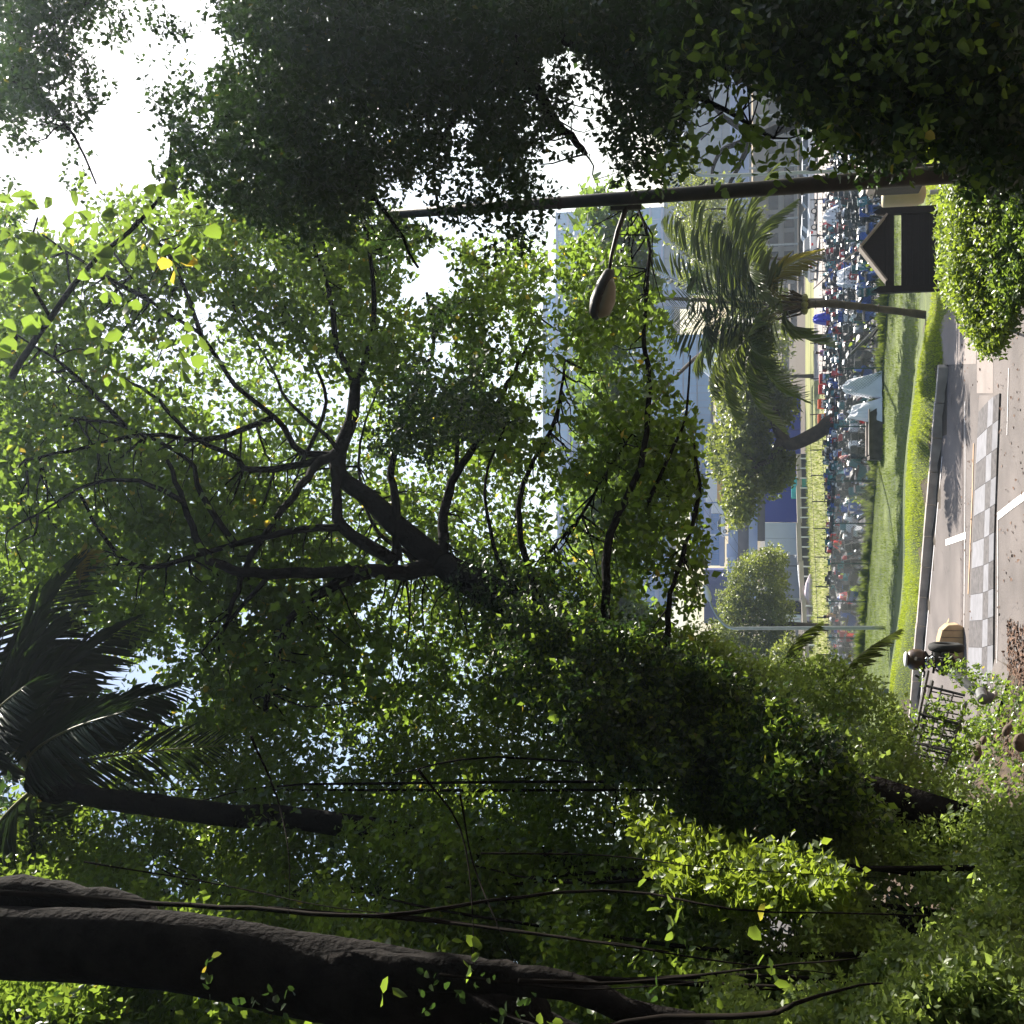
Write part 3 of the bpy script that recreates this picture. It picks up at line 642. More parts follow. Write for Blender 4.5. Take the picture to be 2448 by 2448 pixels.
foliage(hg, 'leaves', pts, 9, .10, .26, M['leaf_hedge'], shape=LANC, upw=1.2, bias=(0, 0, .8))
for i in range(9):
    yy = 450+i*42; branch(hg, 'stem', [G(2430-abs(i-5)*8, yy, 0), P(2380, yy+random.uniform(-15, 15), 21.3), P(2300, yy+random.uniform(-20, 20), 21.6)], .03, .01, M['bark_mid'], n=5)

# --- vine covered bank, left
bank = empty('vine_thicket', (-4.2, 12, 0), label='thick wall of climbing vines and shrubs between the massive leaning trunk and the road', cat='vines')
dbank = lambda x, y: np.interp(y, [1500, 1700, 1900, 2150, 2448], [16.5, 15, 12.5, 10.4, 8.6])
up1 = poly_in([(-60, 1960), (300, 1760), (700, 1700), (1000, 1690), (1240, 1640), (1400, 1600), (1560, 1500), (1700, 1520), (1760, 1600), (1760, 2500), (-60, 2500)])
def relief(x, y, a=1.6): return a*(vnoise(np.stack([x/170, y/170, 0*x+7.7], 1), 1.0)-.5)*2
pts = spots(17500, -60, 1760, 1500, 2500, lambda x, y: dbank(x, y)+relief(x, y), up1, thick=1.5, ns=1.4); pts = sungap(pts, .6)
foliage(bank, 'leaves', pts, 7, .078, .25, M['leaf_vine'], shape=OVAL, upw=.9)
low = poly_in([(1650, 1480), (1760, 1560), (1850, 1590), (2000, 1570), (2080, 1620), (2130, 1650), (2160, 1700), (2190, 1840), (2300, 1870), (2360, 1900), (2460, 1900), (2500, 1930), (2500, 2500), (1650, 2500)])
pts = spots(13500, 1640, 2500, 1500, 2500, lambda x, y: dbank(x, y)-.2+relief(x, y, 2.1), low, thick=1.1, usecov=False, power=.54, ns=1.3); pts = sungap(pts, .5)
foliage(bank, 'leaves', pts, 7, .062, .22, M['leaf_weed'], shape=OVAL, upw=.55, bias=(.3, 0, .4), sizevar=.45)
fl = poly_in([(1900, 2450), (1950, 2150), (2100, 2000), (2250, 1900), (2500, 1960), (2500, 2500), (1700, 2500), (1700, 2300)])
pts = spots(6500, 1700, 2500, 1880, 2500, lambda x, y: dbank(x, y)-1.9+relief(x, y, .9), fl, thick=.6, usecov=False, power=.47, ns=2.4); pts = sungap(pts, .4)
foliage(bank, 'leaves', pts, 7, .046, .16, M['leaf_weed'], shape=OVAL, upw=.5, bias=(.3, 0, .5), sizevar=.5)
# foliage behind, closing the bank
pts = spots(5200, -60, 2400, 1640, 2500, lambda x, y: dbank(x, y)+4.0, None, thick=3, usecov=False, power=.75)
pts = pts[~((pts[:, 1] > 14) & (pts[:, 2] < 3.4))]
foliage(bank, 'leaves', pts, 6, .15, .34, M['leaf_dark'], shape=OVAL, upw=.6)
banch = []
for i in range(12):
    y0 = random.uniform(1650, 2440); x1 = random.uniform(300, 1500); y1 = y0+random.uniform(-120, 120); d = float(dbank(0, y0))+random.uniform(-1.2, .6)
    o, q = branch(bank, 'vine_stem', [(1900 if y0 < 1950 else 2350, y0, d+.4), (1800, (y0+y1)/2+random.uniform(-60, 60), d), (x1, y1, d), (x1-250, y1+random.uniform(-80, 80), d)], .03, .008, M['vine_stem'], n=5); banch.extend(q)
twigs(bank, banch, pts, 300, M['vine_stem'])
# weeds round the bar gate
n = 620; c_ = np.stack([RNG.uniform(-6.2, -3.3, n), RNG.uniform(19, 26, n), np.zeros(n)], 1); c_[:, 2] = H(c_[:, 0], c_[:, 1])+RNG.uniform(.0, .45, n)
foliage(bank, 'leaves', c_, 7, .10, .2, M['leaf_vine'], shape=OVAL, upw=.6, bias=(0, 0, .8))
c_ = spots(230, 2190, 2345, 1585, 1860, lambda x, y: 19.0-(y-1600)/110+0*x, None, thick=.8, usecov=False, power=.50, ns=1.7)
foliage(bank, 'leaves', c_, 6, .08, .16, M['leaf_vine'], shape=OVAL, upw=.6, bias=(0, 0, .8))
# vine patch in the middle of the wall, sunlight put into paler leaves
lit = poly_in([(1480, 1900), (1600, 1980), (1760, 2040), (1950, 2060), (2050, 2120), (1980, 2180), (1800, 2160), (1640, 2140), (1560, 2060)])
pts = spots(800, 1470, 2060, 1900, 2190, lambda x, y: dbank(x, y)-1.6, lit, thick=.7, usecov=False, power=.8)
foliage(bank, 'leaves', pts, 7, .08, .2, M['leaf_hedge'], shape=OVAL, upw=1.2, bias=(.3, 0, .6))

# shrubs and ivy burying the leaning trunk's foot; deep shade put into leaf colour
dk = poly_in([(1230, 1440), (1420, 1490), (1560, 1530), (1720, 1600), (1880, 1690), (2020, 1820), (2100, 1960), (1900, 1960), (1700, 1900), (1480, 1860), (1300, 1700), (1180, 1560)])
pts = spots(4200, 1180, 2110, 1430, 1970, lambda x, y: np.interp(y, [1440, 1900], [13.0, 11.3])+relief(x, y, .7), dk, thick=1.0, usecov=False, power=.62, ns=1.4)
foliage(bank, 'leaves', pts[:3000], 7, .07, .24, M['leaf_dark'], shape=OVAL, upw=.7)
foliage(bank, 'leaves', pts[3000:], 7, .085, .24, M['leaf_vine'], shape=OVAL, upw=.7)
o_ivy = [P(1150, 1405, 14.2).lerp(P(1330, 1490, 13.8), t) for t in np.linspace(0, 1, 12)]+[P(1330, 1490, 13.8).lerp(P(1700, 1745, 13), t) for t in np.linspace(0, 1, 26)]
iv = np.concatenate([np.array(p)+RNG.normal(0, .20, (34, 3)) for p in o_ivy]); iv[:, 1] -= .12
foliage(tr, 'ivy', iv, 6, .065, .18, M['leaf_dark'], shape=OVAL, upw=.5)
# --- heavy dark trunk in the near foreground with hanging lianas
ft = empty('leaning_tree', tuple(P(1700, 2700, 6)), label='massive nearly black leaning trunk in the near foreground with hanging lianas', cat='tree')
ft.location.z = 0
branch(ft, 'trunk', [Vector((-4.6, 6.3, -.2)), P(1500, 2620, 6.2), P(1200, 2440, 6.1), P(950, 2375, 6), P(700, 2330, 6), P(390, 2272, 5.9), P(0, 2250, 5.8), P(-300, 2240, 5.7)], .27, .19, M['bark_dark'], wob=.035, n=22, k=14)
branch(ft, 'branch', [P(760, 2330, 6), P(900, 2320, 5.9), P(1100, 2335, 5.8), P(1240, 2345, 5.8), P(1500, 2410, 5.8), P(1800, 2500, 5.8)], .13, .045, M['bark_dark'], wob=.12)
branch(ft, 'branch', [P(950, 2370, 6), P(1080, 2400, 5.9), P(1300, 2490, 5.8)], .12, .06, M['bark_dark'], wob=.12)
branch(ft, 'branch', [P(-60, 2140, 5.9), P(150, 2150, 6), P(300, 2190, 6), P(420, 2250, 6)], .10, .12, M['bark_dark'], wob=.12)
ga = ft.location
for pts_, r in [([(-60, 2130), (300, 2155), (600, 2172), (900, 2188), (1250, 2142), (1500, 2130), (1750, 2172), (2220, 2190)], .018), ([(640, 2170), (1000, 2200), (1300, 2235), (1748, 2300), (2000, 2330)], .011),
                ([(900, 2188), (1150, 2215), (1420, 2250), (1600, 2275)], .016), ([(1240, 2345), (1500, 2350), (1830, 2312), (2060, 2290)], .013), ([(1100, 2560), (1500, 2445), (1820, 2425), (1900, 2400), (2000, 2368), (2110, 2350)], .022),
                ([(1050, 2330), (1400, 2365), (1700, 2345)], .008), ([(200, 2060), (500, 2110), (800, 2170), (1100, 2200)], .006), ([(1150, 2040), (1450, 2045), (1700, 2075), (2120, 2100)], .006),
                ([(1100, 1900), (1130, 2060), (1180, 2190), (1230, 2300)], .006), ([(600, 1760), (660, 1900), (690, 2040), (690, 2200)], .007), ([(1000, 1840), (1100, 1980), (1130, 2180), (1130, 2330)], .007)]:
    branch(ft, 'liana', [(x, y, 5.4+.25*math.sin(i*1.7)) for i, (x, y) in enumerate(pts_)], r, r*.2, M['vine_stem'], n=6)
pts = spots(24, -40, 1700, 2330, 2500, lambda x, y: 5.2+0*x, None, thick=.7, usecov=False, power=.47, ns=2.0)
foliage(ft, 'leaves', pts, 5, .045, .16, M['leaf_dark'], shape=OVAL, upw=.6, kite=False)
pts = spots(12, 900, 1900, 2060, 2448, lambda x, y: 5.4+0*x, None, thick=1.0, usecov=False, power=.6)
foliage(ft, 'leaves', pts, 3, .075, .14, M['leaf_vine'], shape=OVAL, upw=.8, kite=False)

# the 'crown' is unseen leaf masses added around the camera to block sky light
n = 26000; p = np.stack([RNG.uniform(-17, 17, n), RNG.uniform(-18, 4.6, n), RNG.uniform(9.6, 14, n)], 1); p2 = np.stack([RNG.uniform(-17, 17, n//2), RNG.uniform(-18, -13, n//2), RNG.uniform(.5, 10, n//2)], 1)
p5 = np.stack([RNG.uniform(-16, -1, n//2), RNG.uniform(4, 17, n//2), RNG.uniform(0, 1, n//2)*3], 1); p5[:, 2] += 6.2+np.maximum(p5[:, 1], 0)*.80; p6 = np.stack([RNG.uniform(-15, -8, n//2), RNG.uniform(2, 17, n//2), RNG.uniform(1, 12, n//2)], 1); p6 = p6[p6[:, 0] < -.52*p6[:, 1]-1]; p3 = np.stack([RNG.uniform(8, 13, n//3), RNG.uniform(-14, 8, n//3), RNG.uniform(.5, 10, n//3)], 1); p4 = p3*np.array([-1, 1, 1]); p = np.concatenate([p, p2, p3, p4, p5, p6]); n = len(p)
leaf_cloud('crown', p-np.array(ft.location), rnd_unit(n), np.tile([0, 0, 1.], (n, 1))+RNG.normal(0, .6, (n, 3)), RNG.uniform(.35, .65, n), M['leaf_dark'], parent=ft, shape=OVAL, kite=True)
# --- coconut palms
def frond(root, base, tip, sag, mt, nleaf=54, llen=.62, hang=.55, width=.035, twist=0.0, r=.022):
    base, tip = Vector(base), Vector(tip); L_ = (tip-base).length
    mid = base.lerp(tip, .5)+Vector((0, 0, sag)); q1 = base.lerp(mid, .5)+Vector((0, 0, sag*.28))
    path = smooth_path([base, q1, mid, mid.lerp(tip, .55)+Vector((0, 0, sag*.25)), tip], 6); b = MB()
    m = len(path); b.tube([p-base for p in path], [r*(1-.85*i/(m-1)) for i in range(m)], n=5)
    mr = b.build('frond', M['rib'], parent=root, smooth=True); mr.location = base-root.location
    B, A, N, Sz = [], [], [], []
    for i in range(nleaf):
        t = .16+.84*i/(nleaf-1); f = t*(m-1); k_ = min(int(f), m-2); p = path[k_].lerp(path[k_+1], f-k_); tg = (path[k_+1]-path[k_]).normalized()
        sd_ = tg.cross(Vector((0, 0, 1)));  sd_ = sd_.normalized() if sd_.length > .1 else Vector((1, 0, 0)); nn = sd_.cross(tg)
        if twist: sd_, nn = sd_*math.cos(twist)+nn*math.sin(twist), nn*math.cos(twist)-sd_*math.sin(twist)
        ln = llen*(math.sin(math.pi*min(1, .12+t*.86))**.6)*random.uniform(.85, 1.1)
        for s_ in (-1, 1):
            a = sd_*s_+tg*(.55+.5*t)+Vector((0, 0, -hang*random.uniform(.5, 1.3)))+Vector([random.uniform(-.09, .09) for _ in range(3)])
            B.append(p-base); A.append(a); N.append(nn+Vector([random.uniform(-.3, .3) for _ in range(3)])); Sz.append(ln)
    Sz = np.array(Sz); lw = width/llen
    leaf_cloud('leaflets', np.array([list(v) for v in B]), np.array([list(v) for v in A]), np.array([list(v) for v in N]), Sz, M[mt], parent=mr,
               shape=((.25, lw), (.7, lw*.8), (1, 0)), fold=.5, curl=.22)
    return mr
M['rib'] = mat('rib', (.20, .19, .07), .5, .2, 4)
M['rib_dark'] = M['rib']
cp = empty('coconut_palm', tuple(P(2240, 757, 36)), label='short coconut palm with drooping fronds on the lawn beside the noticeboard', cat='palm tree')
cp.location.z = float(H(cp.location.x, 36)); c0 = P(1905, 728, 36); l0 = cp.location.copy()
tp = smooth_path([l0, P(2240, 757, 36), P(2100, 738, 36), P(2000, 727, 36), P(1925, 728, 36), c0], 5)
b = MB(); nn = len(tp); b.tube([v-l0 for v in tp], [(.15-.05*min(1, i/(nn*.35))+.015*(i % 2))*(1.0 if i < nn-5 else 1.3) for i in range(nn)], n=12, wob=.05); b.build('trunk', M['palm_bark'], parent=cp, smooth=True)
for i in range(11):
    t = .12+i*.075; f = t*(nn-1); p = tp[int(f)]; b = MB(); b.torus(p-l0, .135, .012, 'Z', n=10, m=4); b.build('trunk_ring', M['bark_mid'], parent=cp)
b = MB()
for i in range(26):
    a = random.uniform(0, 6.28); b.tube([c0-l0+Vector((.1*math.cos(a), .1*math.sin(a), -.35)), c0-l0+Vector((.30*math.cos(a), .30*math.sin(a), random.uniform(-.1, .35))), c0-l0+Vector((.45*math.cos(a), .45*math.sin(a), random.uniform(.1, .7)))], [.05, .04, .01], n=5)
b.build('leaf_sheath', M['bark_mid'], parent=cp, kind='stuff')
for i in range(7):
    a = i*.9; b = MB(); b.lathe([(.02, -.11), (.09, -.07), (.11, 0), (.08, .08), (.02, .11)], (0, 0, 0), 8); b.build('coconut', M['rib'], parent=cp, smooth=True, loc=c0-l0+Vector((.22*math.cos(a), .22*math.sin(a), -.22)))
for x, y, dd, sag, mt, hg_ in [(1555, 645, 36.5, .5, 'frond', .8), (1580, 540, 37.5, .7, 'frond', .7), (1600, 735, 36.0, .1, 'frond_dark', .25), (1600, 800, 36.8, .4, 'frond_dark', .8), (1650, 480, 37.5, .9, 'frond', .8),
        (1655, 880, 36.5, .7, 'frond', .9), (1700, 950, 35.5, .9, 'frond', .8), (1760, 1010, 36, 1.1, 'frond', .8), (1875, 1035, 35.5, 1.35, 'frond', .8), (1930, 960, 34.5, 1.3, 'frond', .7),
        (1760, 430, 37, 1.0, 'frond', .7), (1855, 395, 36, 1.2, 'frond', .5), (1900, 480, 35, 1.3, 'frond', .6), (1960, 600, 35, .9, 'frond_dry', .5), (1700, 560, 38, .8, 'frond_dark', .6), (1690, 780, 35, .9, 'frond_dark', .7),
        (1640, 700, 34.5, .8, 'frond_dark', .8), (1750, 840, 38, 1.0, 'frond', .8), (1720, 640, 39, 1.0, 'frond', .8), (1830, 920, 38, 1.3, 'frond_dark', .8), (1990, 830, 36, .9, 'frond', .6), (1800, 620, 33.5, .6, 'frond', .8), (1840, 860, 34.2, 1.0, 'frond', .8)]:
    frond(cp, c0+Vector((random.uniform(-.1, .1), 0, random.uniform(-.05, .3))), P(x, y, dd), sag, mt, nleaf=38, llen=1.15, hang=hg_*.65, width=.019)

np_ = empty('coconut_palm', (-3.0, 11, 0), label='dark coconut palm crown with dense hanging leaflets against the sky above the thicket', cat='palm tree')
c1 = P(95, 1875, 11)
b = MB(); tp = smooth_path([Vector((-4.4, 11.6, 0)), P(900, 1985, 11.5), P(560, 1950, 11.3), P(370, 1925, 11.1), P(230, 1905, 11), P(130, 1880, 11), c1], 5); m_ = len(tp)
b.tube([v-np_.location for v in tp], [.125-.03*i/m_+.008*(i % 2)+(.07 if i > m_-8 and i < m_-2 else 0) for i in range(m_)], n=12, wob=.06); b.build('trunk', M['bark_dark'], parent=np_, smooth=True)
for x, y, dd, sag, hg_, ll in [(200, 1330, 12.5, .9, .7, 1.0), (150, 1480, 12, .9, 1.2, 1.1), (330, 1480, 12.5, 1.2, 1.1, 1.0), (-60, 1420, 12, .6, 1.2, 1.1), (430, 1640, 12, 1.0, 1.0, .9), (-150, 1600, 11, .5, 1.0, 1.0),
        (300, 1700, 10, .8, .8, .9), (60, 1640, 10, .8, 1.0, .9), (250, 1560, 13, 1.2, 1.1, 1.0), (-60, 2150, 11.5, .4, .8, .9), (240, 2100, 12.5, .8, .8, .8), (560, 1780, 12.5, 1.2, .6, .8), (60, 1520, 13, .8, 1.2, 1.1)]:
    frond(np_, c1, P(x, y, dd), sag*.6, 'frond_dark', nleaf=50, llen=ll*.85, hang=hg_*.8, width=.021, r=.03)
dry = frond(np_, P(190, 1400, 12.4), P(205, 1320, 12.5), .02, 'frond_dry', nleaf=14, llen=.35, hang=.3, width=.03, r=.012)

# --- feather palm leaves poking out of the thicket (one thing each)
for i, (bx, by, tx, ty, dd, lab) in enumerate([(1990, 1680, 2150, 1505, 16, 'long arching feather leaf bending over the lawn from the thicket'), (1890, 1620, 1960, 1488, 17, 'upright feather leaf with yellowish ribs beside the grey lamp post'),
        (1850, 1650, 1905, 1560, 17.5, 'short dark green fan of feather leaf at the thicket edge'), (1880, 1700, 2010, 1580, 16.5, 'pale dry feather leaf drooping beside the lawn')]):
    a = P(bx, by, dd); pr = empty('palm_leaf', tuple(a), label=lab, cat='palm leaf')
    frond(pr, a, P(tx, ty, dd), .22, 'frond', nleaf=36, llen=.42, hang=.5, width=.022, r=.014)

# --- middle distance trees
def tree(label, base, limbs, blobs, nsp, k, size, length, mt, r0, group=None, name='tree', cat='tree', barkm='bark_mid', shape=OVAL, power=.8, upw=.8, bias=(0, 0, .4)):
    root = empty(name, tuple(base), label=label, cat=cat, group=group); an = []
    for i, (pts_, a, c) in enumerate(limbs):
        o, q = branch(root, 'trunk' if i == 0 else 'branch', pts_, a, c, M[barkm]); an.extend(q)
    P_ = []
    for (x, y, d, rx, ry, rd) in blobs:
        n = max(30, int(nsp*rx*ry/8000)); v = rnd_unit(n)*(RNG.random((n, 1))**.4); c = P(x, y, d); sc_ = S*d/FPX
        p = np.array(c)+np.stack([v[:, 0]*ry*sc_, v[:, 1]*rd, v[:, 2]*rx*sc_], 1); p = p[(vnoise(p, .9/length) < power)]; P_.append(p)
    P_ = np.concatenate(P_); foliage(root, 'crown', P_, k, size, length, M[mt], shape=shape, upw=upw, bias=bias)
    if an: twigs(root, an, P_, 60, M[barkm], .03)
    return root
gz = lambda p: Vector((p.x, p.y, float(H(p.x, p.y))))
t7 = tree('feathery spreading tree with thick crooked trunk standing between the motorcycles', gz(P(2000, 1010, 82)),
     [([gz(P(2000, 1010, 82)), P(1985, 1010, 82), P(1960, 1030, 82), P(1900, 1060, 82), P(1870, 1045, 82), P(1840, 960, 82)], .62, .4),
      ([(1880, 1058, 82), (1850, 1080, 83), (1820, 1105, 83), (1790, 1150, 83)], .35, .12), ([(1870, 1045, 82), (1840, 1100, 81), (1800, 1120, 81), (1760, 1200, 81)], .3, .1), ([(1840, 960, 82), (1800, 900, 82), (1760, 860, 82)], .3, .08), ([(1850, 990, 82), (1800, 1000, 83), (1750, 1020, 83)], .2, .06)],
     [(1770, 1050, 82, 45, 110, 4), (1800, 980, 83, 60, 90, 4), (1770, 1180, 81, 40, 80, 4), (1800, 890, 83, 60, 60, 4), (1850, 1120, 83, 45, 60, 3), (1740, 930, 84, 25, 80, 3), (1720, 1080, 84, 22, 70, 3), (1870, 960, 84, 30, 60, 3)],
     1300, 7, .36, .7, 'leaf_far', .5)
t8 = tree('tall yellow-green feathery conifer-like tree behind the grey lamp post', gz(P(1925, 1500, 100)),
     [([gz(P(1925, 1500, 100)), P(1850, 1490, 100), P(1750, 1480, 100), P(1720, 1450, 100)], .35, .08)],
     [(1850, 1330, 100, 35, 25, 3), (1820, 1345, 100, 55, 30, 3), (1780, 1380, 100, 45, 45, 3), (1845, 1390, 100, 45, 45, 3), (1750, 1440, 100, 40, 45, 3), (1800, 1460, 100, 60, 55, 3), (1860, 1460, 100, 40, 45, 3), (1740, 1520, 100, 45, 50, 3), (1800, 1560, 100, 70, 60, 3), (1860, 1540, 100, 50, 50, 3), (1770, 1640, 100, 70, 50, 3)],
     1900, 7, .26, .55, 'leaf_far', .4, power=.6)
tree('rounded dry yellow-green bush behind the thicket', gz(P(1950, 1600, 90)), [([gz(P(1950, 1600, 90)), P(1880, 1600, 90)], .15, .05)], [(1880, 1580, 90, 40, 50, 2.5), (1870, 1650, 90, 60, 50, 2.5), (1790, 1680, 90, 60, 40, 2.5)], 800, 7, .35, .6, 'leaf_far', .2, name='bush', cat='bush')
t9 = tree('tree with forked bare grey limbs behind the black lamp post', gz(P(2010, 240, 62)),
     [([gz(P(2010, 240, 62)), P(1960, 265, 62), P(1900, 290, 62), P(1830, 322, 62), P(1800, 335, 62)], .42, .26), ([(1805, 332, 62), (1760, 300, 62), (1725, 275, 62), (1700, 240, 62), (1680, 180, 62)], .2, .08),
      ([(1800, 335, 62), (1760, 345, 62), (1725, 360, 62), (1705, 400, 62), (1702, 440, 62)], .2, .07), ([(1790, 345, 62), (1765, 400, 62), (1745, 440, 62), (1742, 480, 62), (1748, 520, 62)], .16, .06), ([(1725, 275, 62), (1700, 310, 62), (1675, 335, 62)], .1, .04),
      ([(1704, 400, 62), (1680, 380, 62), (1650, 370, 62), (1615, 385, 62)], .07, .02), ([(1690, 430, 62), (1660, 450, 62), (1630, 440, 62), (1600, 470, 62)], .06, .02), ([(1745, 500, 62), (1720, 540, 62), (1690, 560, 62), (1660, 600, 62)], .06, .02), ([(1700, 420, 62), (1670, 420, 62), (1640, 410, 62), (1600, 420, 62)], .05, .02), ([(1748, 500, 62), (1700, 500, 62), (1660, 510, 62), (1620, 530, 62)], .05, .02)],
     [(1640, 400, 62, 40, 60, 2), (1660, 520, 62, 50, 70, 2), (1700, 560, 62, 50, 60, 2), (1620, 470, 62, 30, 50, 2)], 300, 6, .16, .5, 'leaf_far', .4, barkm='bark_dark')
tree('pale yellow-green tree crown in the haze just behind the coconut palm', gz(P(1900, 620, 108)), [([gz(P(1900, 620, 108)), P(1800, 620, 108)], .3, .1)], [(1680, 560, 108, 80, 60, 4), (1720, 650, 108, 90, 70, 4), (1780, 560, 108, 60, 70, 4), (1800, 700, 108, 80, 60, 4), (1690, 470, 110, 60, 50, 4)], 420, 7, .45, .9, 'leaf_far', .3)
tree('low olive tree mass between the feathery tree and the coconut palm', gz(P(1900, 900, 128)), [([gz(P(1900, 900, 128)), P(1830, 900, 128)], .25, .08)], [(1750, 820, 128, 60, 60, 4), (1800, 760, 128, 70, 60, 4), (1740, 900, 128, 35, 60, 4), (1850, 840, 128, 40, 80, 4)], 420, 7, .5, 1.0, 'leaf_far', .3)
# plants by the fence foot
for i, (x, y) in enumerate([(2085, 800), (2090, 862), (2100, 640), (2070, 1190), (2060, 1400), (2045, 1500)]):
    p = gz(G(x+8, y, LOTZ)); pr = empty('weed_clump', tuple(p), label=f'tall weed clump at the fence foot, ' + ['below the leaning bamboo pole', 'right beside the white tarpaulins', 'near the noticeboard roof', 'beside the dark trough', 'near the red-shirted riders', 'at the row ends near the grey lamp post'][i], cat='weeds', group='weeds along the fence foot')
    n = 70; B = np.tile([0, 0, .4], (n, 1))+RNG.normal(0, .3, (n, 3))
    leaf_cloud('leaves', B, rnd_unit(n)+[0, 0, .9], rnd_unit(n), RNG.uniform(.15, .35, n), M['leaf_hedge'], parent=pr, shape=LANC)
# added tall trees, crowns hidden behind the big tree's leaves, to shade the lawn
for i, (cx, cy, cz, rx, lab) in enumerate([(11, 60, 12.5, 6, 'hazy tall tree crown glimpsed between the leaves above the feathery tree'), (1, 62, 12.5, 6, 'hazy tall tree crown glimpsed between the leaves above the blue wall'), (-9, 64, 13, 6, 'hazy tall tree crown glimpsed between the leaves above the grey lamp post')]):
    tx = (12.6, 16.2, -13.5)[i]; ty = (71.5, 91, 78)[i]; root = empty('shade_caster', (tx, ty, LOTZ), label=lab, cat='tree', group='added trees that shade the lawn')
    n = 1500; v = rnd_unit(n)*(RNG.random((n, 1))**.35)*np.array([rx, 3.6, 2.2]); p = v+np.array([cx, cy, cz]); p = p[vnoise(p, .35) < .56]
    foliage(root, 'crown', p, 7, .55, 1.1, M['leaf_main'], shape=OVAL)
    branch(root, 'trunk', [Vector((tx, ty, LOTZ)), Vector((tx*.97+cx*.03, ty-.5, 4)), Vector((cx*.6+tx*.4, cy+3, cz-2.6)), Vector((cx, cy, cz))], .2, .06, M['bark_mid'])
# ------------------------------------------------------------------ street furniture
# black lamp post at the right
lp = P(2448, 405, 13.5); px = lp.x
post = empty('street_lamp', (px, 13.5, 0), label='near black steel lamp post with a cobra-head lamp on one arm', cat='street lamp')
top = P(920, 513, 13.5); b = MB(); hh = top.z
b.tube([(0, 0, 0), (0, 0, 1.4), (top.x*0, 0, 2.5), ((top.x-px)*.5, 0, 5), (top.x-px, 0, hh)], [.115, .112, .108, .088, .058], n=16); b.build('post', M['pole_metal'], parent=post, smooth=True)
for z in (2.6, 4.4, 6.0, 7.2):
    mb = MB(); mb.lathe([(.112-.006*z, -.015), (.125-.006*z, -.015), (.125-.006*z, .015), (.112-.006*z, .015)], ((top.x-px)*z/hh, 0, z), 16); mb.build('band', M['pole_metal'], parent=post, smooth=False)
a0 = P(1497, 497, 13.5); a1 = P(1462, 610, 13.4); a2 = P(1456, 652, 13.35)
b = MB(); b.tube([a0-post.location, (a0+a1)/2-post.location+Vector((0, 0, .015)), a1-post.location, a2-post.location], [.032, .028, .022, .020], n=10); b.build('arm', M['pole_metal'], parent=post, smooth=True)
b = MB(); b.box(tuple(a0-post.location+Vector((.0, 0, 0))), (.05, .06, .36)); b.build('arm_bracket', M['pole_metal'], parent=post)
# lamp head: long tapered housing with a bulging tan lens below
h0 = P(1459, 645, 13.35)-post.location; h1 = P(1424, 762, 13.25)-post.location; ax = (h1-h0); Ln = ax.length; ax.normalize()
upv = (Vector((0, 0, 1))-ax*ax.z).normalized(); sdv = ax.cross(upv)
def shell(name, prof, m_):
    mb = MB(); vs = []; n_ = 12
    for t, wd, zt, zb in prof:
        for j in range(n_):
            a = math.pi*2*j/n_; zz = math.sin(a); vs.append(h0+ax*Ln*t+sdv*math.cos(a)*wd+upv*(zz*zt if zz > 0 else zz*zb))
    k_ = len(prof); mb.add(vs, [(i*n_+j, i*n_+(j+1) % n_, (i+1)*n_+(j+1) % n_, (i+1)*n_+j) for i in range(k_-1) for j in range(n_)]+[tuple(range(n_)), tuple((k_-1)*n_+j for j in range(n_))])
    return mb.build(name, m_, parent=post, smooth=True)
shell('lamp_housing', [(0, .035, .05, .045), (.06, .07, .07, .06), (.3, .11, .11, .06), (.65, .14, .13, .05), (.9, .12, .10, .04), (1, .05, .045, .02)], M['pole_metal'])
shell('lamp_lens', [(.16, .05, -.02, .07), (.3, .09, -.03, .12), (.6, .125, -.03, .17), (.85, .11, -.02, .15), (.96, .05, -.01, .06)], M['lens_tan'])
# dark cabinet clamped behind the post and beige tank
cb = empty('control_cabinet', tuple(P(2170, 400, 16)), label='dark box cabinet with pale sloping top behind the black lamp post', cat='cabinet'); cb.location.z = 0
c = P(2145, 410, 16)-cb.location; b = MB(); b.box(tuple(c), (.52, .4, .60), mi=0); b.build('box', M['rust_black'], parent=cb, bevel=.02)
b = MB(); b.box(tuple(c+Vector((0, 0, .34))), (.60, .46, .08), tx=.8, ty=.7); b.build('lid', M['concrete'], parent=cb)
b = MB(); b.box((c.x, c.y, c.z/2-.15), (.12, .12, c.z-.3)); b.build('leg', M['rust_black'], parent=cb)
bt = empty('bin', tuple(P(2160, 463, 24)), label='rounded beige tank half hidden between the black post and the noticeboard', cat='bin')
b = MB(); b.lathe([(.08, -.42), (.20, -.38), (.25, -.25), (.25, .36), (.24, .40)], (0, 0, 0), 20); b.build('tank', M['beige'], parent=bt, smooth=True)
b = MB(); b.tube([(0, 0, -2.2), (0, 0, -.5)], .05); b.build('stand', M['galv'], parent=bt)
# two grey lamp posts with curved arms by the parking lot
def grey_lamp(base, ptop, harm, r, label):
    root = empty('lamp_post', tuple(base), label=label, cat='lamp post', group='grey lamp posts at the parking lot')
    L0 = Vector(base); b = MB(); q = smooth_path([L0, L0.lerp(ptop, .5), ptop]+harm, 5); n_ = len(q)
    b.tube([v-L0 for v in q], [r*(1-.5*i/n_) for i in range(n_)], n=10); b.build('post', M['galv'], parent=root, smooth=True)
    e = harm[-1]-L0; d = (harm[-1]-harm[-2]).normalized(); Mx = d.to_track_quat('Z', 'X').to_matrix()
    b = MB(); b.lathe([(.05, -.05), (.13, .1), (.17, .4), (.14, .7), (.04, .82)], e, 12, M=Mx); b.build('lamp_head', M['white'], parent=root, smooth=True)
    return root
bs = P(2080, 1500, 57.5); bs.z = float(H(bs.x, 57.5)); tpz = P(1790, 1502, 57.5)
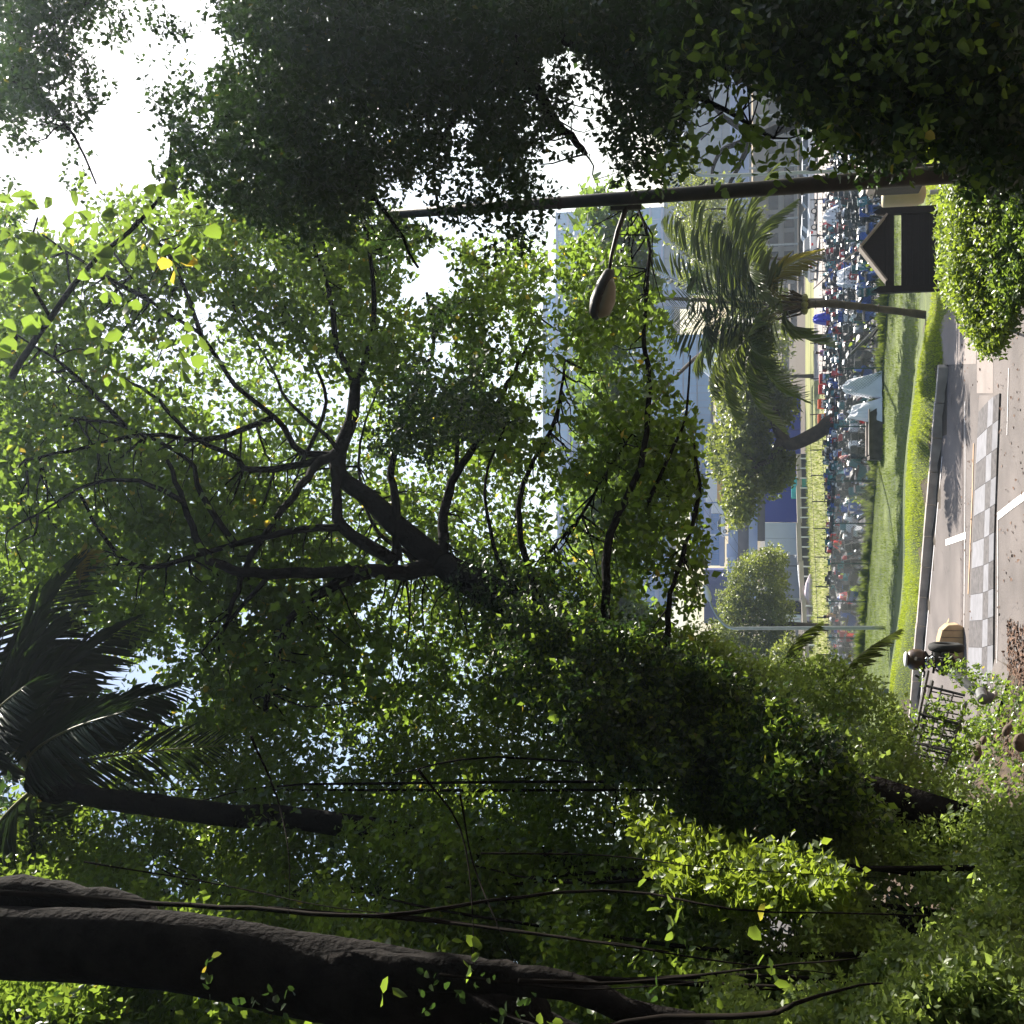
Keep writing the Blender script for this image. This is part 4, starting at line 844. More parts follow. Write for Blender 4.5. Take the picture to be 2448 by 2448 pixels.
ga_ = grey_lamp(bs, tpz, [P(1745, 1500, 57.5), P(1718, 1478, 57.5), P(1702, 1450, 57.5), P(1697, 1436, 57.5)], .10, 'grey lamp post with curved arm at the motorcycle row ends beside the thicket')
bs = P(2130, 405, 52.5); bs.z = LOTZ
gb_ = grey_lamp(bs, P(1700, 420, 52.5), [P(1660, 408, 52.5), P(1642, 388, 52.5), P(1637, 368, 52.5), P(1637, 360, 52.5)], .09, 'grey lamp post with curved arm seen just beyond the black lamp post')
b = MB(); e = P(1948, 402, 52.5)-gb_.location; b.lathe([(.05, -.1), (.17, 0), (.17, .22), (.05, .38)], e, 10); b.build('camera_dome', M['rubber'], parent=gb_, smooth=True)
b = MB(); e = P(1968, 426, 52.3)-gb_.location; b.tube([e, e+Vector((-.35, 0, .05)), e+Vector((-.5, 0, -.25))], [.03, .03, .03]); b.lathe([(.02, -.3), (.2, -.25), (.06, 0)], e+Vector((-.5, 0, -.2)), 8); b.build('loudspeaker', mat('terracotta', (.45, .16, .09), .6, .1, 3), parent=gb_)
p3 = P(2138, 1655, 48); p3.z = float(H(p3.x, 48)); sp = empty('post', tuple(p3), label='short plain grey steel post standing in the lawn beside the thicket', cat='post')
b = MB(); b.tube([(0, 0, 0), (0, 0, P(2000, 1658, 48).z-p3.z)], .14, n=10); b.build('tube', M['galv'], parent=sp, smooth=True)

# dark wooden noticeboard
nb = empty('noticeboard', tuple(G(2300, 597, 0)), label='dark wooden noticeboard with gable roof and two pointed posts seen from behind', cat='noticeboard')
DN = 30.0; nb.location = (P(2200, 597, DN).x, DN, 0)
def N_(x, y): v = P(x, y, DN); return (v.x-nb.location.x, v.z)
for y in (502, 690):
    x0, _ = N_(2200, y); _, zt = N_(2102, y); _, zp = N_(2087, y); b = MB(); wv = .085
    b.box((x0, 0, zt/2), (2*wv, .17, zt)); b.add([(x0-wv, -.085, zt), (x0+wv, -.085, zt), (x0+wv, .085, zt), (x0-wv, .085, zt), (x0, 0, zp)], [(0, 1, 4), (1, 2, 4), (2, 3, 4), (3, 0, 4)]); b.build('post', M['wood_dark'], parent=nb)
xl = N_(2200, 684)[0]; xr = N_(2200, 508)[0]
def plank(name, ztop, zbot, n_, th=.05, y=.0):
    hgt = (ztop-zbot)/n_
    for i in range(n_):
        b = MB(); b.box(((xl+xr)/2, y+random.uniform(-.003, .003), zbot+hgt*(i+.5)), (xr-xl, th, hgt-.004)); b.build(name, M['wood_dark'], parent=nb)
plank('beam', N_(2116, 600)[1], N_(2137, 600)[1], 2, .09)
plank('board', N_(2154, 600)[1], .05, 10, .04)
b = MB(); b.box(((xl+xr)/2, .035, (N_(2155, 600)[1]+.05)/2), (xr-xl, .02, N_(2155, 600)[1]-.06)); b.build('backing', M['wood_dark'], parent=nb)
ap = N_(2060, 592); el = N_(2116, 664); er = N_(2116, 524); b = MB()
b.prism([el, er, (ap[0], ap[1])], -.02, .02); b.build('gable', M['wood_dark'], parent=nb)
for e, nm in ((el, 'wood_edge'), (er, 'wood_edge')):
    b = MB(); p0 = Vector((ap[0], 0, ap[1]+.03)); p1 = Vector((e[0], 0, e[1]+.02)); d = (p1-p0).normalized(); nn_ = Vector((-d.z, 0, d.x)); nn_ = nn_ if nn_.z > 0 else -nn_
    vs = []
    for c in (p0, p1+d*.10):
        for yy_, t in ((-.22, 0), (.22, 0), (.22, .045), (-.22, .045)): vs.append(c+Vector((0, yy_, 0))+nn_*t)
    b.add(vs, [(3, 2, 1, 0), (4, 5, 6, 7), (0, 1, 5, 4), (1, 2, 6, 5), (2, 3, 7, 6), (3, 0, 4, 7)]); b.build('roof_board', M[nm], parent=nb)
# thin stay rope from the roof to the palm
rp = empty('rope', tuple(P(2058, 592, 30)), label='thin rope running from the noticeboard roof up to the coconut palm', cat='rope')
b = MB(); q = smooth_path([P(2058, 592, 30), P(2000, 640, 32), P(1945, 690, 35)], 4); b.tube([v-rp.location for v in q], .014, n=5); b.build('strand', M['bark_mid'], parent=rp)
# bamboo pole leaning by the fence
bp_ = empty('pole', tuple(G(2112, 768, LOTZ)), label='long grey-green bamboo pole leaning across the front of the fence', cat='pole')
e = P(2032, 848, 56.5)-bp_.location; b = MB(); b.tube([(0, 0, 0), e*.5, e], [.07, .06, .045], n=8); b.build('cane', M['pipe_grey'], parent=bp_)
bp2 = empty('pole', tuple(G(2112, 766, LOTZ)), label='short dark stick leaning by the foot of the bamboo pole', cat='pole')
e = P(2085, 805, 56)-bp2.location; b = MB(); b.tube([(0, 0, 0), e], [.06, .05], n=6); b.build('cane', M['wood_dark'], parent=bp2)

# retaining kerb under the hedge on the right
rk = empty('low_wall', tuple(P(2370, 480, 20)), label='pale topped concrete kerb wall running through the shadow beside the lime hedge', cat='wall')
q0 = P(2330, 560, 21.5); q1 = P(2362, 420, 20); q0.z = q1.z = .55
for i in range(4):
    a = q0.lerp(q1, i/4); c = q0.lerp(q1, (i+1)/4-.01); b = MB(); b.beam(a-rk.location-Vector((0, 0, .27)), c-rk.location-Vector((0, 0, .27)), .22, .55); b.build('block', M['concrete'], parent=rk, bevel=.015)

# left foreground: tan kerb nose, grey pipes, wheel, black bar gate, brown domed lamp
tn = empty('concrete_block', tuple(G(2300, 1528)), label='sunlit tan rounded concrete block at the road edge beside the hump', cat='block')
b = MB(); prof = [(-.55, 0), (.32, 0), (.38, .12), (.36, .36), (.22, .50), (-.02, .56), (-.3, .58), (-.55, .58)]
b.prism(prof, -.25, .3); b.build('body', M['tan_block'], parent=tn, bevel=.03)
for i in range(5):
    b = MB(); b.box((-.45+i*.17, -.256, .27), (.010, .012, .5)); b.build('groove', M['kerb_face'], parent=tn)
pp = empty('pipe', tuple(P(2330, 1640, 19)), label='grey sagging pipe with elbow lying beside the leaf litter verge', cat='pipe')
def tubeobj(root, name, pts_, r, m_, n=14, **kw):
    q = smooth_path([P(*p) for p in pts_], 5); b = MB(); b.tube([v-root.location for v in q], r, n=n); return b.build(name, M[m_], parent=root, smooth=True)
tubeobj(pp, 'pipe_run', [(2275, 1605, 19.6), (2320, 1640, 19.3), (2368, 1672, 19)], .075, 'pipe_grey')
tubeobj(pp, 'elbow', [(2344, 1645, 18.8), (2352, 1662, 18.8), (2372, 1670, 18.8)], .085, 'pipe_grey')
tubeobj(pp, 'elbow', [(2345, 1655, 18.6), (2347, 1665, 18.4), (2350, 1672, 18.1)], .08, 'pipe_grey')
tubeobj(pp, 'end_collar', [(2370, 1664, 19), (2374, 1667, 19)], .11, 'concrete')
mk = empty('motorcycle', tuple(G(2330, 1580)), label='old motorcycle parked behind the bushes showing a brown headrest, chrome engine and grey mudguards', cat='motorcycle'); mk.location = P(2290, 1580, 20.5); mk.location.z = .02
tubeobj(mk, 'front_fork', [(2243, 1552, 20.3), (2248, 1580, 20.4), (2262, 1606, 20.5)], .095, 'pipe_grey')
tubeobj(mk, 'front_fork', [(2262, 1552, 20.2), (2268, 1580, 20.3), (2282, 1612, 20.4)], .095, 'pipe_grey')
b = MB(); c = P(2262, 1548, 20.4)-mk.location; b.torus(c, .22, .075, 'X', n=20, m=8); b.build('tyre', M['rubber'], parent=mk, smooth=True)
for i in range(7):
    t = i/6; b = MB(); c = P(2262+t*22, 1572+t*34, 20.15)-mk.location; b.torus(c, .11, .014, 'X', n=12, m=5); b.build('spring_coil', M['rubber'], parent=mk, smooth=True)
b = MB(); c = P(2190, 1577, 20.4)-mk.location; b.lathe([(.10, -.24), (.24, -.22), (.29, -.12), (.29, .06), (.25, .18), (.15, .24), (.03, .25)], c, 18, M=Matrix.Scale(.62, 3)); b.build('headrest', mat('brown_dome', (.075, .04, .025), .35, .2, 5, spec=.6), parent=mk, smooth=True)
b = MB(); b.lathe([(.13, .155), (.135, .165), (.10, .19), (.02, .197)], c, 18); b.build('highlight_rim', M['white'], parent=mk, smooth=True)  # thin white rim cap standing for the highlight on the dome
b = MB()
for i in range(26):
    x = random.uniform(2206, 2245); y = random.uniform(1570, 1602); cc = P(x, y, 20.4+random.uniform(-.15, .15))-mk.location
    b.tube([cc, cc+Vector([random.uniform(-.16, .16) for _ in range(3)])], random.uniform(.02, .055), n=7)
b.build('engine', M['rust_black'], parent=mk, kind='stuff')
b = MB()
for i in range(9):
    x = random.uniform(2210, 2232); y = random.uniform(1570, 1592); cc = P(x, y, 20.2)-mk.location; b.lathe([(.03, -.03), (.05, 0), (.03, .03)], cc, 8)
b.build('engine_chrome', M['chrome'], parent=mk, smooth=True, kind='stuff')
tubeobj(mk, 'handlebar', [(2204, 1600, 20.3), (2212, 1612, 20.2), (2200, 1620, 20.1), (2188, 1614, 20)], .02, 'rubber')
gt = empty('bar_gate', tuple(P(2300, 1700, 18)), label='black steel bar gate panel leaning between the old motorcycle and the bushes', cat='gate')
def bar(p, q, r=.022, name='rail'):
    b = MB(); b.tube([P(*p)-gt.location, P(*q)-gt.location], r, n=6); b.build(name, M['rust_black'], parent=gt)
bar((2218, 1605, 19), (2190, 1740, 17.6), .030); bar((2228, 1630, 19), (2183, 1830, 16.6), .034); bar((2212, 1650, 18.9), (2180, 1760, 17.4), .02)
bar((2252, 1640, 18.9), (2212, 1810, 16.8), .018); bar((2278, 1660, 18.7), (2248, 1770, 17.2), .016); bar((2310, 1680, 18.5), (2252, 1850, 16.4), .028)
for i in range(12):
    t = i/11; y = 1652+t*150; bar((2222-t*36, y, 18.8-t*2), (2302-t*34, y+16, 18.6-t*2), .012, 'rod')
for t in (.05, .5, .95): bar((2216-t*32, 1632+t*150, 18.9-t*2), (2308-t*36, 1655+t*150, 18.6-t*2), .022, 'stile')
# stones at the foot of the bank
for i, (x, y, dd, r) in enumerate([(2335, 1800, 18, .13), (2350, 1770, 18.3, .08), (2408, 1745, 17.4, .11), (2440, 1775, 16.8, .14)]):
    p = P(x, y, dd); b = MB(); b.lathe([(r*.3, -r*.5), (r, -r*.2), (r*.9, r*.25), (r*.35, r*.5)], (0, 0, 0), 9)
    o = b.build('stone', mat('stone_brown', (.14, .10, .075), .9, .3, 6, .5, 20) if i == 0 else bpy.data.materials['stone_brown'], smooth=False, bevel=.02, loc=p); o.rotation_euler = (.3*i, .2, i)
    tag(o, ['flat brown stone below the bar gate', 'small brown stone beside the flat one below the bar gate', 'upright stone in the shadow beside the grey pipe', 'large stone at the bottom edge of the leaf litter'][i], 'stone')

# concrete trough on the lawn
ct = empty('trough', tuple(G(2108, 1035, LOTZ)), label='long weathered concrete trough on the lawn edge in front of the motorcycles', cat='trough')
a = G(2113, 968, LOTZ); c_ = G(2113, 1102, LOTZ); L1 = (c_-a); ln = L1.length; ang = math.atan2(L1.y, L1.x)
ct.rotation_euler = (0, 0, ang)
b = MB(); wd, hh_ = 1.4, .64
for y in (-wd/2, wd/2): b.prism([(-ln/2, 0), (ln/2, 0), (ln/2-.15, hh_), (-ln/2+.4, hh_)], y-.09, y+.09)
for x in (-ln/2+.12, ln/2-.12): b.box((x, 0, hh_/2), (.2, wd-.18, hh_))
b.build('walls', M['kerb_face'], parent=ct, bevel=.02)
b = MB(); b.box((0, 0, hh_-.10), (ln-.6, wd-.2, .06)); b.build('slab_top', M['concrete'], parent=ct)
b = MB(); b.box((0, -wd/2-.02, hh_+.03), (ln-.5, .3, .06)); b.box((0, wd/2+.02, hh_+.03), (ln-.5, .3, .06)); b.build('rim', M['concrete'], parent=ct)

# ------------------------------------------------------------------ motorcycles
def bike_parts(body, seatm, variant):
    """returns list of (name, MB, material); bike runs along Y, front at +Y"""
    out = []
    def wheel(y):
        b = MB(); b.torus((0, y, .29), .24, .055, 'X', n=14, m=5); out.append(('wheel', b, M['rubber']))
        b = MB(); b.torus((0, y, .29), .19, .016, 'X', n=12, m=4); b.tube([(-.06, y, .29), (.06, y, .29)], .05, n=6)
        for k in range(5):
            a = k*1.257; b.beam((0, y, .29), (0, y+.19*math.cos(a), .29+.19*math.sin(a)), .02, .02)
        out.append(('rim', b, M['chrome']))
    wheel(.62); wheel(-.60)
    b = MB(); b.prism([(-.75, .62), (-.62, .78), (-.15, .66), (.10, .50), (.34, .62), (.50, .98), (.44, 1.02), (.22, .60), (.05, .32), (-.35, .30), (-.55, .42)], -.15, .15, axis='X')
    b.prism([(.40, .60), (.62, .62), (.56, .80), (.50, .98), (.40, 1.0)], -.20, .20, axis='X'); out.append(('body', b, body))
    b = MB(); b.prism([(.38, .60), (.66, .58), (.80, .50), (.62, .54), (.50, .52)], -.07, .07, axis='X'); out.append(('mudguard', b, body))
    b = MB(); b.prism([(-.80, .80), (-.70, .86), (-.35, .84), (-.1, .74), (.10, .72), (.12, .64), (-.15, .66), (-.62, .76)], -.17, .17, axis='X'); out.append(('seat', b, seatm))
    b = MB(); b.tube([(-.34, .36, 1.02), (-.18, .46, 1.0), (0, .48, .98), (.18, .46, 1.0), (.34, .36, 1.02)], .018, n=6)
    for s in (-1, 1): b.tube([(s*.22, .44, 1.0), (s*.27, .42, 1.18)], .008, n=4)
    out.append(('handlebar', b, M['black']))
    for s in (-1, 1):
        b = MB(); b.lathe([(.01, -.006), (.042, -.003), (.042, .003), (.01, .006)], (s*.28, .42, 1.20), 8, M=Matrix.Rotation(math.pi/2, 3, 'X')); out.append(('mirror', b, M['glass_dark']))
    b = MB(); b.lathe([(.075, -.03), (.08, .0), (.05, .03)], (0, .57, .88), 8, M=Matrix.Rotation(-math.pi/2, 3, 'X')); out.append(('headlight', b, M['white']))
    b = MB(); b.tube([(.13, .1, .25), (.15, -.3, .25), (.16, -.75, .36)], [.03, .045, .05], n=7); out.append(('exhaust', b, M['chrome']))
    for s in (-1, 1): b = MB(); b.tube([(s*.07, .55, .9), (s*.07, .62, .29)], .025, n=5); out.append(('fork', b, M['chrome']))
    if variant == 1:
        b = MB(); b.box((0, -.82, .98), (.36, .34, .28), tx=.8, ty=.8); out.append(('top_box', b, M['black']))
    return out
bikes = []
mcol = {}
cols_ = [('black', (.02, .02, .022)), ('red', (.42, .02, .02)), ('blue', (.03, .09, .36)), ('silver', (.40, .42, .45)), ('white', (.62, .64, .68)), ('teal', (.015, .15, .17)), ('grey', (.09, .09, .10))]
protos = {}
for ci, (cn, cc) in enumerate(cols_):
    mcol[cn] = mat('paint_'+cn.replace(' ', '_'), cc, .28, .05, 2, spec=.7)
    protos[cn] = [(nm, mb, mt_) for nm, mb, mt_ in bike_parts(mcol[cn], M['seat'], 1 if ci in (0, 3) else 0)]
firsts = {}
def place_bike(cn, loc, rz, label, tilt=0):
    if cn not in firsts:
        r = empty('motorcycle', loc, rz, label, 'motorcycle', 'motorcycles packed in the parking lot')
        for nm, mb, mt_ in protos[cn]: mb.build(nm, mt_, parent=r)
        firsts[cn] = r
    else:
        r = copy_tree(firsts[cn]); r.location = loc; r.rotation_euler = (0, 0, rz); r['label'] = label; r.pop('group', None); r['group'] = 'motorcycles packed in the parking lot'
    r.rotation_euler = (0, tilt, rz); r.scale = (1.12, 1.12, 1.12); return r
rows_ = []
def far_edge(x): return float(np.interp(x, [-24, -7.4, 4.9, 33], [81.5, 82.6, 93.3, 92.5]))
seatw = ['black']*8+['grey']*2+['teal']*8+['red']*3+['blue']*5+['silver']*1+['white']*1
rownames = ['front', 'second', 'third', 'fourth', 'fifth', 'sixth', 'seventh', 'eighth', 'ninth', 'tenth']
rest = []; count = 0; placed = []
blocked = [(2060, 880, 2115, 1010)]
random.seed(5)
def landm(x):
    yp = 1224-x*1150/62/S
    for lim, t in ((560, 'behind the black post'), (700, 'behind the noticeboard'), (800, 'beyond the palm trunk'), (960, 'behind the white tarpaulins'), (1110, 'behind the concrete trough'), (1260, 'below the blue wall'), (1400, 'before the white wall'), (9999, 'near the grey lamp post')):
        if yp < lim: return t
    return 'in the lot'
for r_ in range(16):
    x = -9.6+random.uniform(0, .5)
    while x < 25:
        y = float(np.interp(x, [-9, 1.6, 12.3, 33], [72.2, 63.5, 56.9, 56.9]))+r_*2.45
        if y < far_edge(x)-.8 and random.random() < .95:
            cn = random.choice(seatw); rz = (math.pi if (r_ % 2) ^ (random.random() < .2) else 0)+random.uniform(-.5, .5)+(.45 if r_ % 3 else -.3); til = random.uniform(-.12, .12)
            if count < 290 and r_ < 14:
                placed.append((r_, x, cn, place_bike(cn, (x, y+random.uniform(-.15, .15), LOTZ+.05), rz, 'motorcycle', til))); count += 1
            else: rest.append((cn, x, y, rz))
        x += random.uniform(.78, 1.12)+.04*r_*.0
rownames += ['eleventh', 'twelfth', 'thirteenth', 'fourteenth']
for i, (r_, x, cn, o) in enumerate(placed):
    l_ = placed[i-1][2] if i and placed[i-1][0] == r_ else None; g_ = placed[i+1][2] if i+1 < len(placed) and placed[i+1][0] == r_ else None
    if l_ and g_: nb_ = f'between {l_} and {g_}' if l_ != g_ else f'between {l_} ones'
    else: nb_ = f'at row end beside {l_ or g_}'
    nb_ = nb_.replace('between two', 'between')
    o['label'] = f'{cn} motorcycle {nb_}, {rownames[r_]} row, {landm(x)}' + ''
bylab = {}
for t in placed: bylab.setdefault(t[3]['label'], []).append(t)
for lab, ts in bylab.items():
    if len(ts) > 1:
        ts.sort(key=lambda t: t[1]); words = ['nearer the thicket']+['midmost']*(len(ts)-2)+['nearer the noticeboard']
        for t, w_ in zip(ts, words): t[3]['label'] = lab+', '+w_
for cn, _ in cols_:                                       # the far rows: too small to pick apart
    sel = [t for t in rest if t[0] == cn]
    if not sel: continue
    b = MB(); mats_ = []; 
    for nm, mb, mt_ in protos[cn]:
        if mt_ not in mats_: mats_.append(mt_)
    for _, x, y, rz in sel:
        ca, sa = math.cos(rz), math.sin(rz)
        for nm, mb, mt_ in protos[cn]:
            b.add([(x+v[0]*ca-v[1]*sa, y+v[0]*sa+v[1]*ca, v[2]+LOTZ+.05) for v in mb.v], mb.f, mats_.index(mt_))
    o = b.build('motorcycles', mats_, kind='stuff')
# helmets left on seats and mirrors
hcol = ['white', 'red', 'black', 'silver', 'blue']
hm0 = {}
allb = [o for o in bpy.data.objects if o.name.startswith('motorcycle') and o.get('group')]
for i, o in enumerate(random.sample(allb, 46)):
    hc = hcol[i % 5]; p = o.location+Vector((math.sin(o.rotation_euler.z)*-.35, math.cos(o.rotation_euler.z)*.35, 1.02+.08)) if i % 2 else o.location+Vector((0, 0, .93))
    if hc not in hm0:
        b = MB(); b.lathe([(.10, -.10), (.135, -.06), (.145, .02), (.12, .09), (.07, .135), (.01, .145)], (0, 0, 0), 12); h_ = b.build('helmet', mcol[hc], smooth=True); hm0[hc] = h_
    else: h_ = hm0[hc].copy(); link(h_)
    h_.location = p; tag(h_, f'{hc} helmet on the ' + o['label'].split(' motorcycle')[0]+' motorcycle,'+','.join(o['label'].split(',')[1:3]), 'helmet', 'helmets left on the motorcycles')

# tarpaulins over some of the motorcycles: draped sheets
def tarp(pts_, label, m_, peaks, name='tarpaulin'):
    """pts_: outline (world XY), peaks: list of (x, y, h)"""
    c = sum((Vector(p) for p in pts_), Vector((0, 0)))/len(pts_) if False else Vector((sum(p[0] for p in pts_)/len(pts_), sum(p[1] for p in pts_)/len(pts_)))
    root_loc = Vector((c.x, c.y, LOTZ+.05)); n_ = 26; x0 = min(p[0] for p in pts_); x1 = max(p[0] for p in pts_); y0 = min(p[1] for p in pts_); y1 = max(p[1] for p in pts_)
    b = MB(); vs = []
    for j in range(n_+1):
        for i in range(n_+1):
            x = x0+(x1-x0)*i/n_; y = y0+(y1-y0)*j/n_; e = min(i, n_-i, j, n_-j)/n_*2; z = 0
            for (hx, hy, hh) in peaks: z = max(z, hh-.75*math.hypot(x-hx, y-hy)+.10*math.sin(9*math.atan2(y-hy, x-hx)))
            z = max(z, .8*min(1, e*2.5))+.06*math.sin(x*7+y*3)*min(1, e*4); z *= min(1, e*1.9+.04)
            vs.append((x-c.x, y-c.y, max(z, .02)))
    b.add(vs, [(j*(n_+1)+i, j*(n_+1)+i+1, (j+1)*(n_+1)+i+1, (j+1)*(n_+1)+i) for j in range(n_) for i in range(n_)])
    o = b.build(name, m_, smooth=False); o.location = root_loc; md = o.modifiers.new('thick', 'SOLIDIFY'); md.thickness = .02
    return tag(o, label, 'tarpaulin', None)
def gp(x, y, z=LOTZ): v = G(x, y, z); return (v.x, v.y)
def box_tarp(x0, y0, x1, y1, label, m_, pk, depth=2.2):
    a = gp(x1, y0); c = gp(x1, y1); xa, xb = sorted((a[0], c[0])); yy = (a[1]+c[1])/2
    q = [(xa, yy), (xb, yy), (xb, yy+depth), (xa, yy+depth)]
    return tarp(q, label, m_, [(xa+(xb-xa)*u, yy+depth*v, h) for u, v, h in pk])
box_tarp(2050, 884, 2113, 950, 'white tarpaulin with sharp peak draped over motorcycles beside the leaning bamboo pole', M['tarp_white'], [(.45, .5, 1.8), (.85, .4, 1.35), (.1, .4, 1.5)])
box_tarp(2040, 948, 2113, 1008, 'white tarpaulin hanging over motorcycles just behind the trough end', M['tarp_white'], [(.4, .5, 1.5), (.2, .6, 1.6), (.8, .6, 1.2)])
box_tarp(1995, 612, 2080, 690, 'bluish white tarpaulin covering motorcycles behind the noticeboard roof', M['tarp_white'], [(.3, .5, 1.7), (.7, .6, 1.6)])
box_tarp(1998, 470, 2040, 535, 'pale blue sheet over motorcycles between the noticeboard and the black post', M['tarp_white'], [(.5, .5, 1.7)])
box_tarp(1985, 735, 2012, 775, 'bright blue tarpaulin over a motorcycle beyond the palm trunk', M['tarp_blue'], [(.5, .5, 2.0)])

# ------------------------------------------------------------------ fences
def wire_fence(pts_, h, pstep, wstep, label, mpost, mwire, prad=.035, wr=.006, name='fence'):
    root = empty(name, (pts_[0][0], pts_[0][1], 0), label=label, cat='fence'); L0 = root.location; mesh = MB()
    P_ = []
    for a, c in zip(pts_[:-1], pts_[1:]):
        a, c = Vector((*a, 0)), Vector((*c, 0)); n_ = max(1, round((c-a).length/pstep))
        for i in range(n_): P_.append(a.lerp(c, i/n_))
    P_.append(Vector((*pts_[-1], 0)))
    for p in P_:
        p.z = float(H(p.x, p.y)); b = MB(); b.tube([p-L0, p-L0+Vector((0, 0, h))], prad, n=6); b.build('post', mpost, parent=root)
    for a, c in zip(P_[:-1], P_[1:]):
        L_ = (c-a).length; n_ = max(1, int(L_/wstep)) if wstep else 0; ht = Vector((0, 0, h-.08))
        for i in range(-int(h/wstep) if wstep else 0, n_):
            for s_ in (0, 1):
                t0 = i*wstep; t1 = t0+h
                u0, u1 = max(t0, 0), min(t1, L_)
                if u1 <= u0: continue
                z0, z1 = (u0-t0)/h, (u1-t0)/h
                if s_: z0, z1 = 1-z0, 1-z1
                mesh.beam(a.lerp(c, u0/L_)-L0+ht*z0, a.lerp(c, u1/L_)-L0+ht*z1, wr, wr)
        for z in (h-.05, .05) + ((h*.5,) if not wstep else ()): mesh.tube([a-L0+Vector((0, 0, z)), c-L0+Vector((0, 0, z))], .018, n=4, cap=False)
    mesh.build('wire_mesh', mwire, parent=root, kind='stuff'); return root
M['fence_green'] = mat('fence_green', (.015, .06, .05), .5, .1, 3); M['fence_dark'] = mat('fence_dark', (.05, .055, .06), .6, .1, 3)
wire_fence([(-9.4, 70.0), (1.6, 61.6), (12.3, 54.3), (28, 54.3)], 2.1, 3.0, .15, 'green chain-link fence between the lawn and the packed motorcycles', M['fence_green'], M['fence_green'], wr=.0065)
wire_fence([(-20, 79.7), (-7.4, 83.5), (4.9, 94.0), (33, 93.2)], 1.9, 2.7, 0, 'dark thin fence posts with wires behind the motorcycle lot', M['fence_dark'], M['fence_dark'], prad=.045)
# low hedge at the left end of the lot
lh = empty('low_hedge', (-11.5, 73, LOTZ), label='low dark clipped hedge beyond the last motorcycles by the thicket', cat='hedge')
n = 5000; p = np.stack([RNG.uniform(-11, 1.2, n), RNG.uniform(-.6, .6, n)+RNG.normal(0, .1, n), RNG.uniform(0, 1.1, n)], 1)
leaf_cloud('leaves', p, rnd_unit(n), np.tile([0, 0, 1.], (n, 1))+RNG.normal(0, .4, (n, 3)), RNG.uniform(.2, .35, n), M['leaf_dark'], parent=lh, shape=OVAL)
# orange and red plastic barriers
for i, (x, y, m_) in enumerate([(1992, 905, 'red'), (1990, 930, 'red'), (1986, 968, 'orange'), (1985, 1004, 'orange')]):
    g0 = G(x+12, y, LOTZ); b = MB(); r_ = empty('barrier', (g0.x, min(g0.y, 92), LOTZ+.05), .1, label=f'{m_} plastic barrier behind the motorcycles, ' + ['first from the palm fronds', 'second from the palm fronds', 'just beside the crooked trunk, farther one', 'against the crooked trunk'][i], cat='barrier', group='plastic barriers behind the motorcycles')
    b.prism([(-.42, 0), (.42, 0), (.38, .5), (.36, 1.35), (-.36, 1.35), (-.38, .5)], -.2, .2); b.build('body', M[m_], parent=r_, bevel=.04)
    b = MB(); b.box((0, -.21, 1.0), (.66, .02, .2)); b.build('white_band', M['white'], parent=r_)

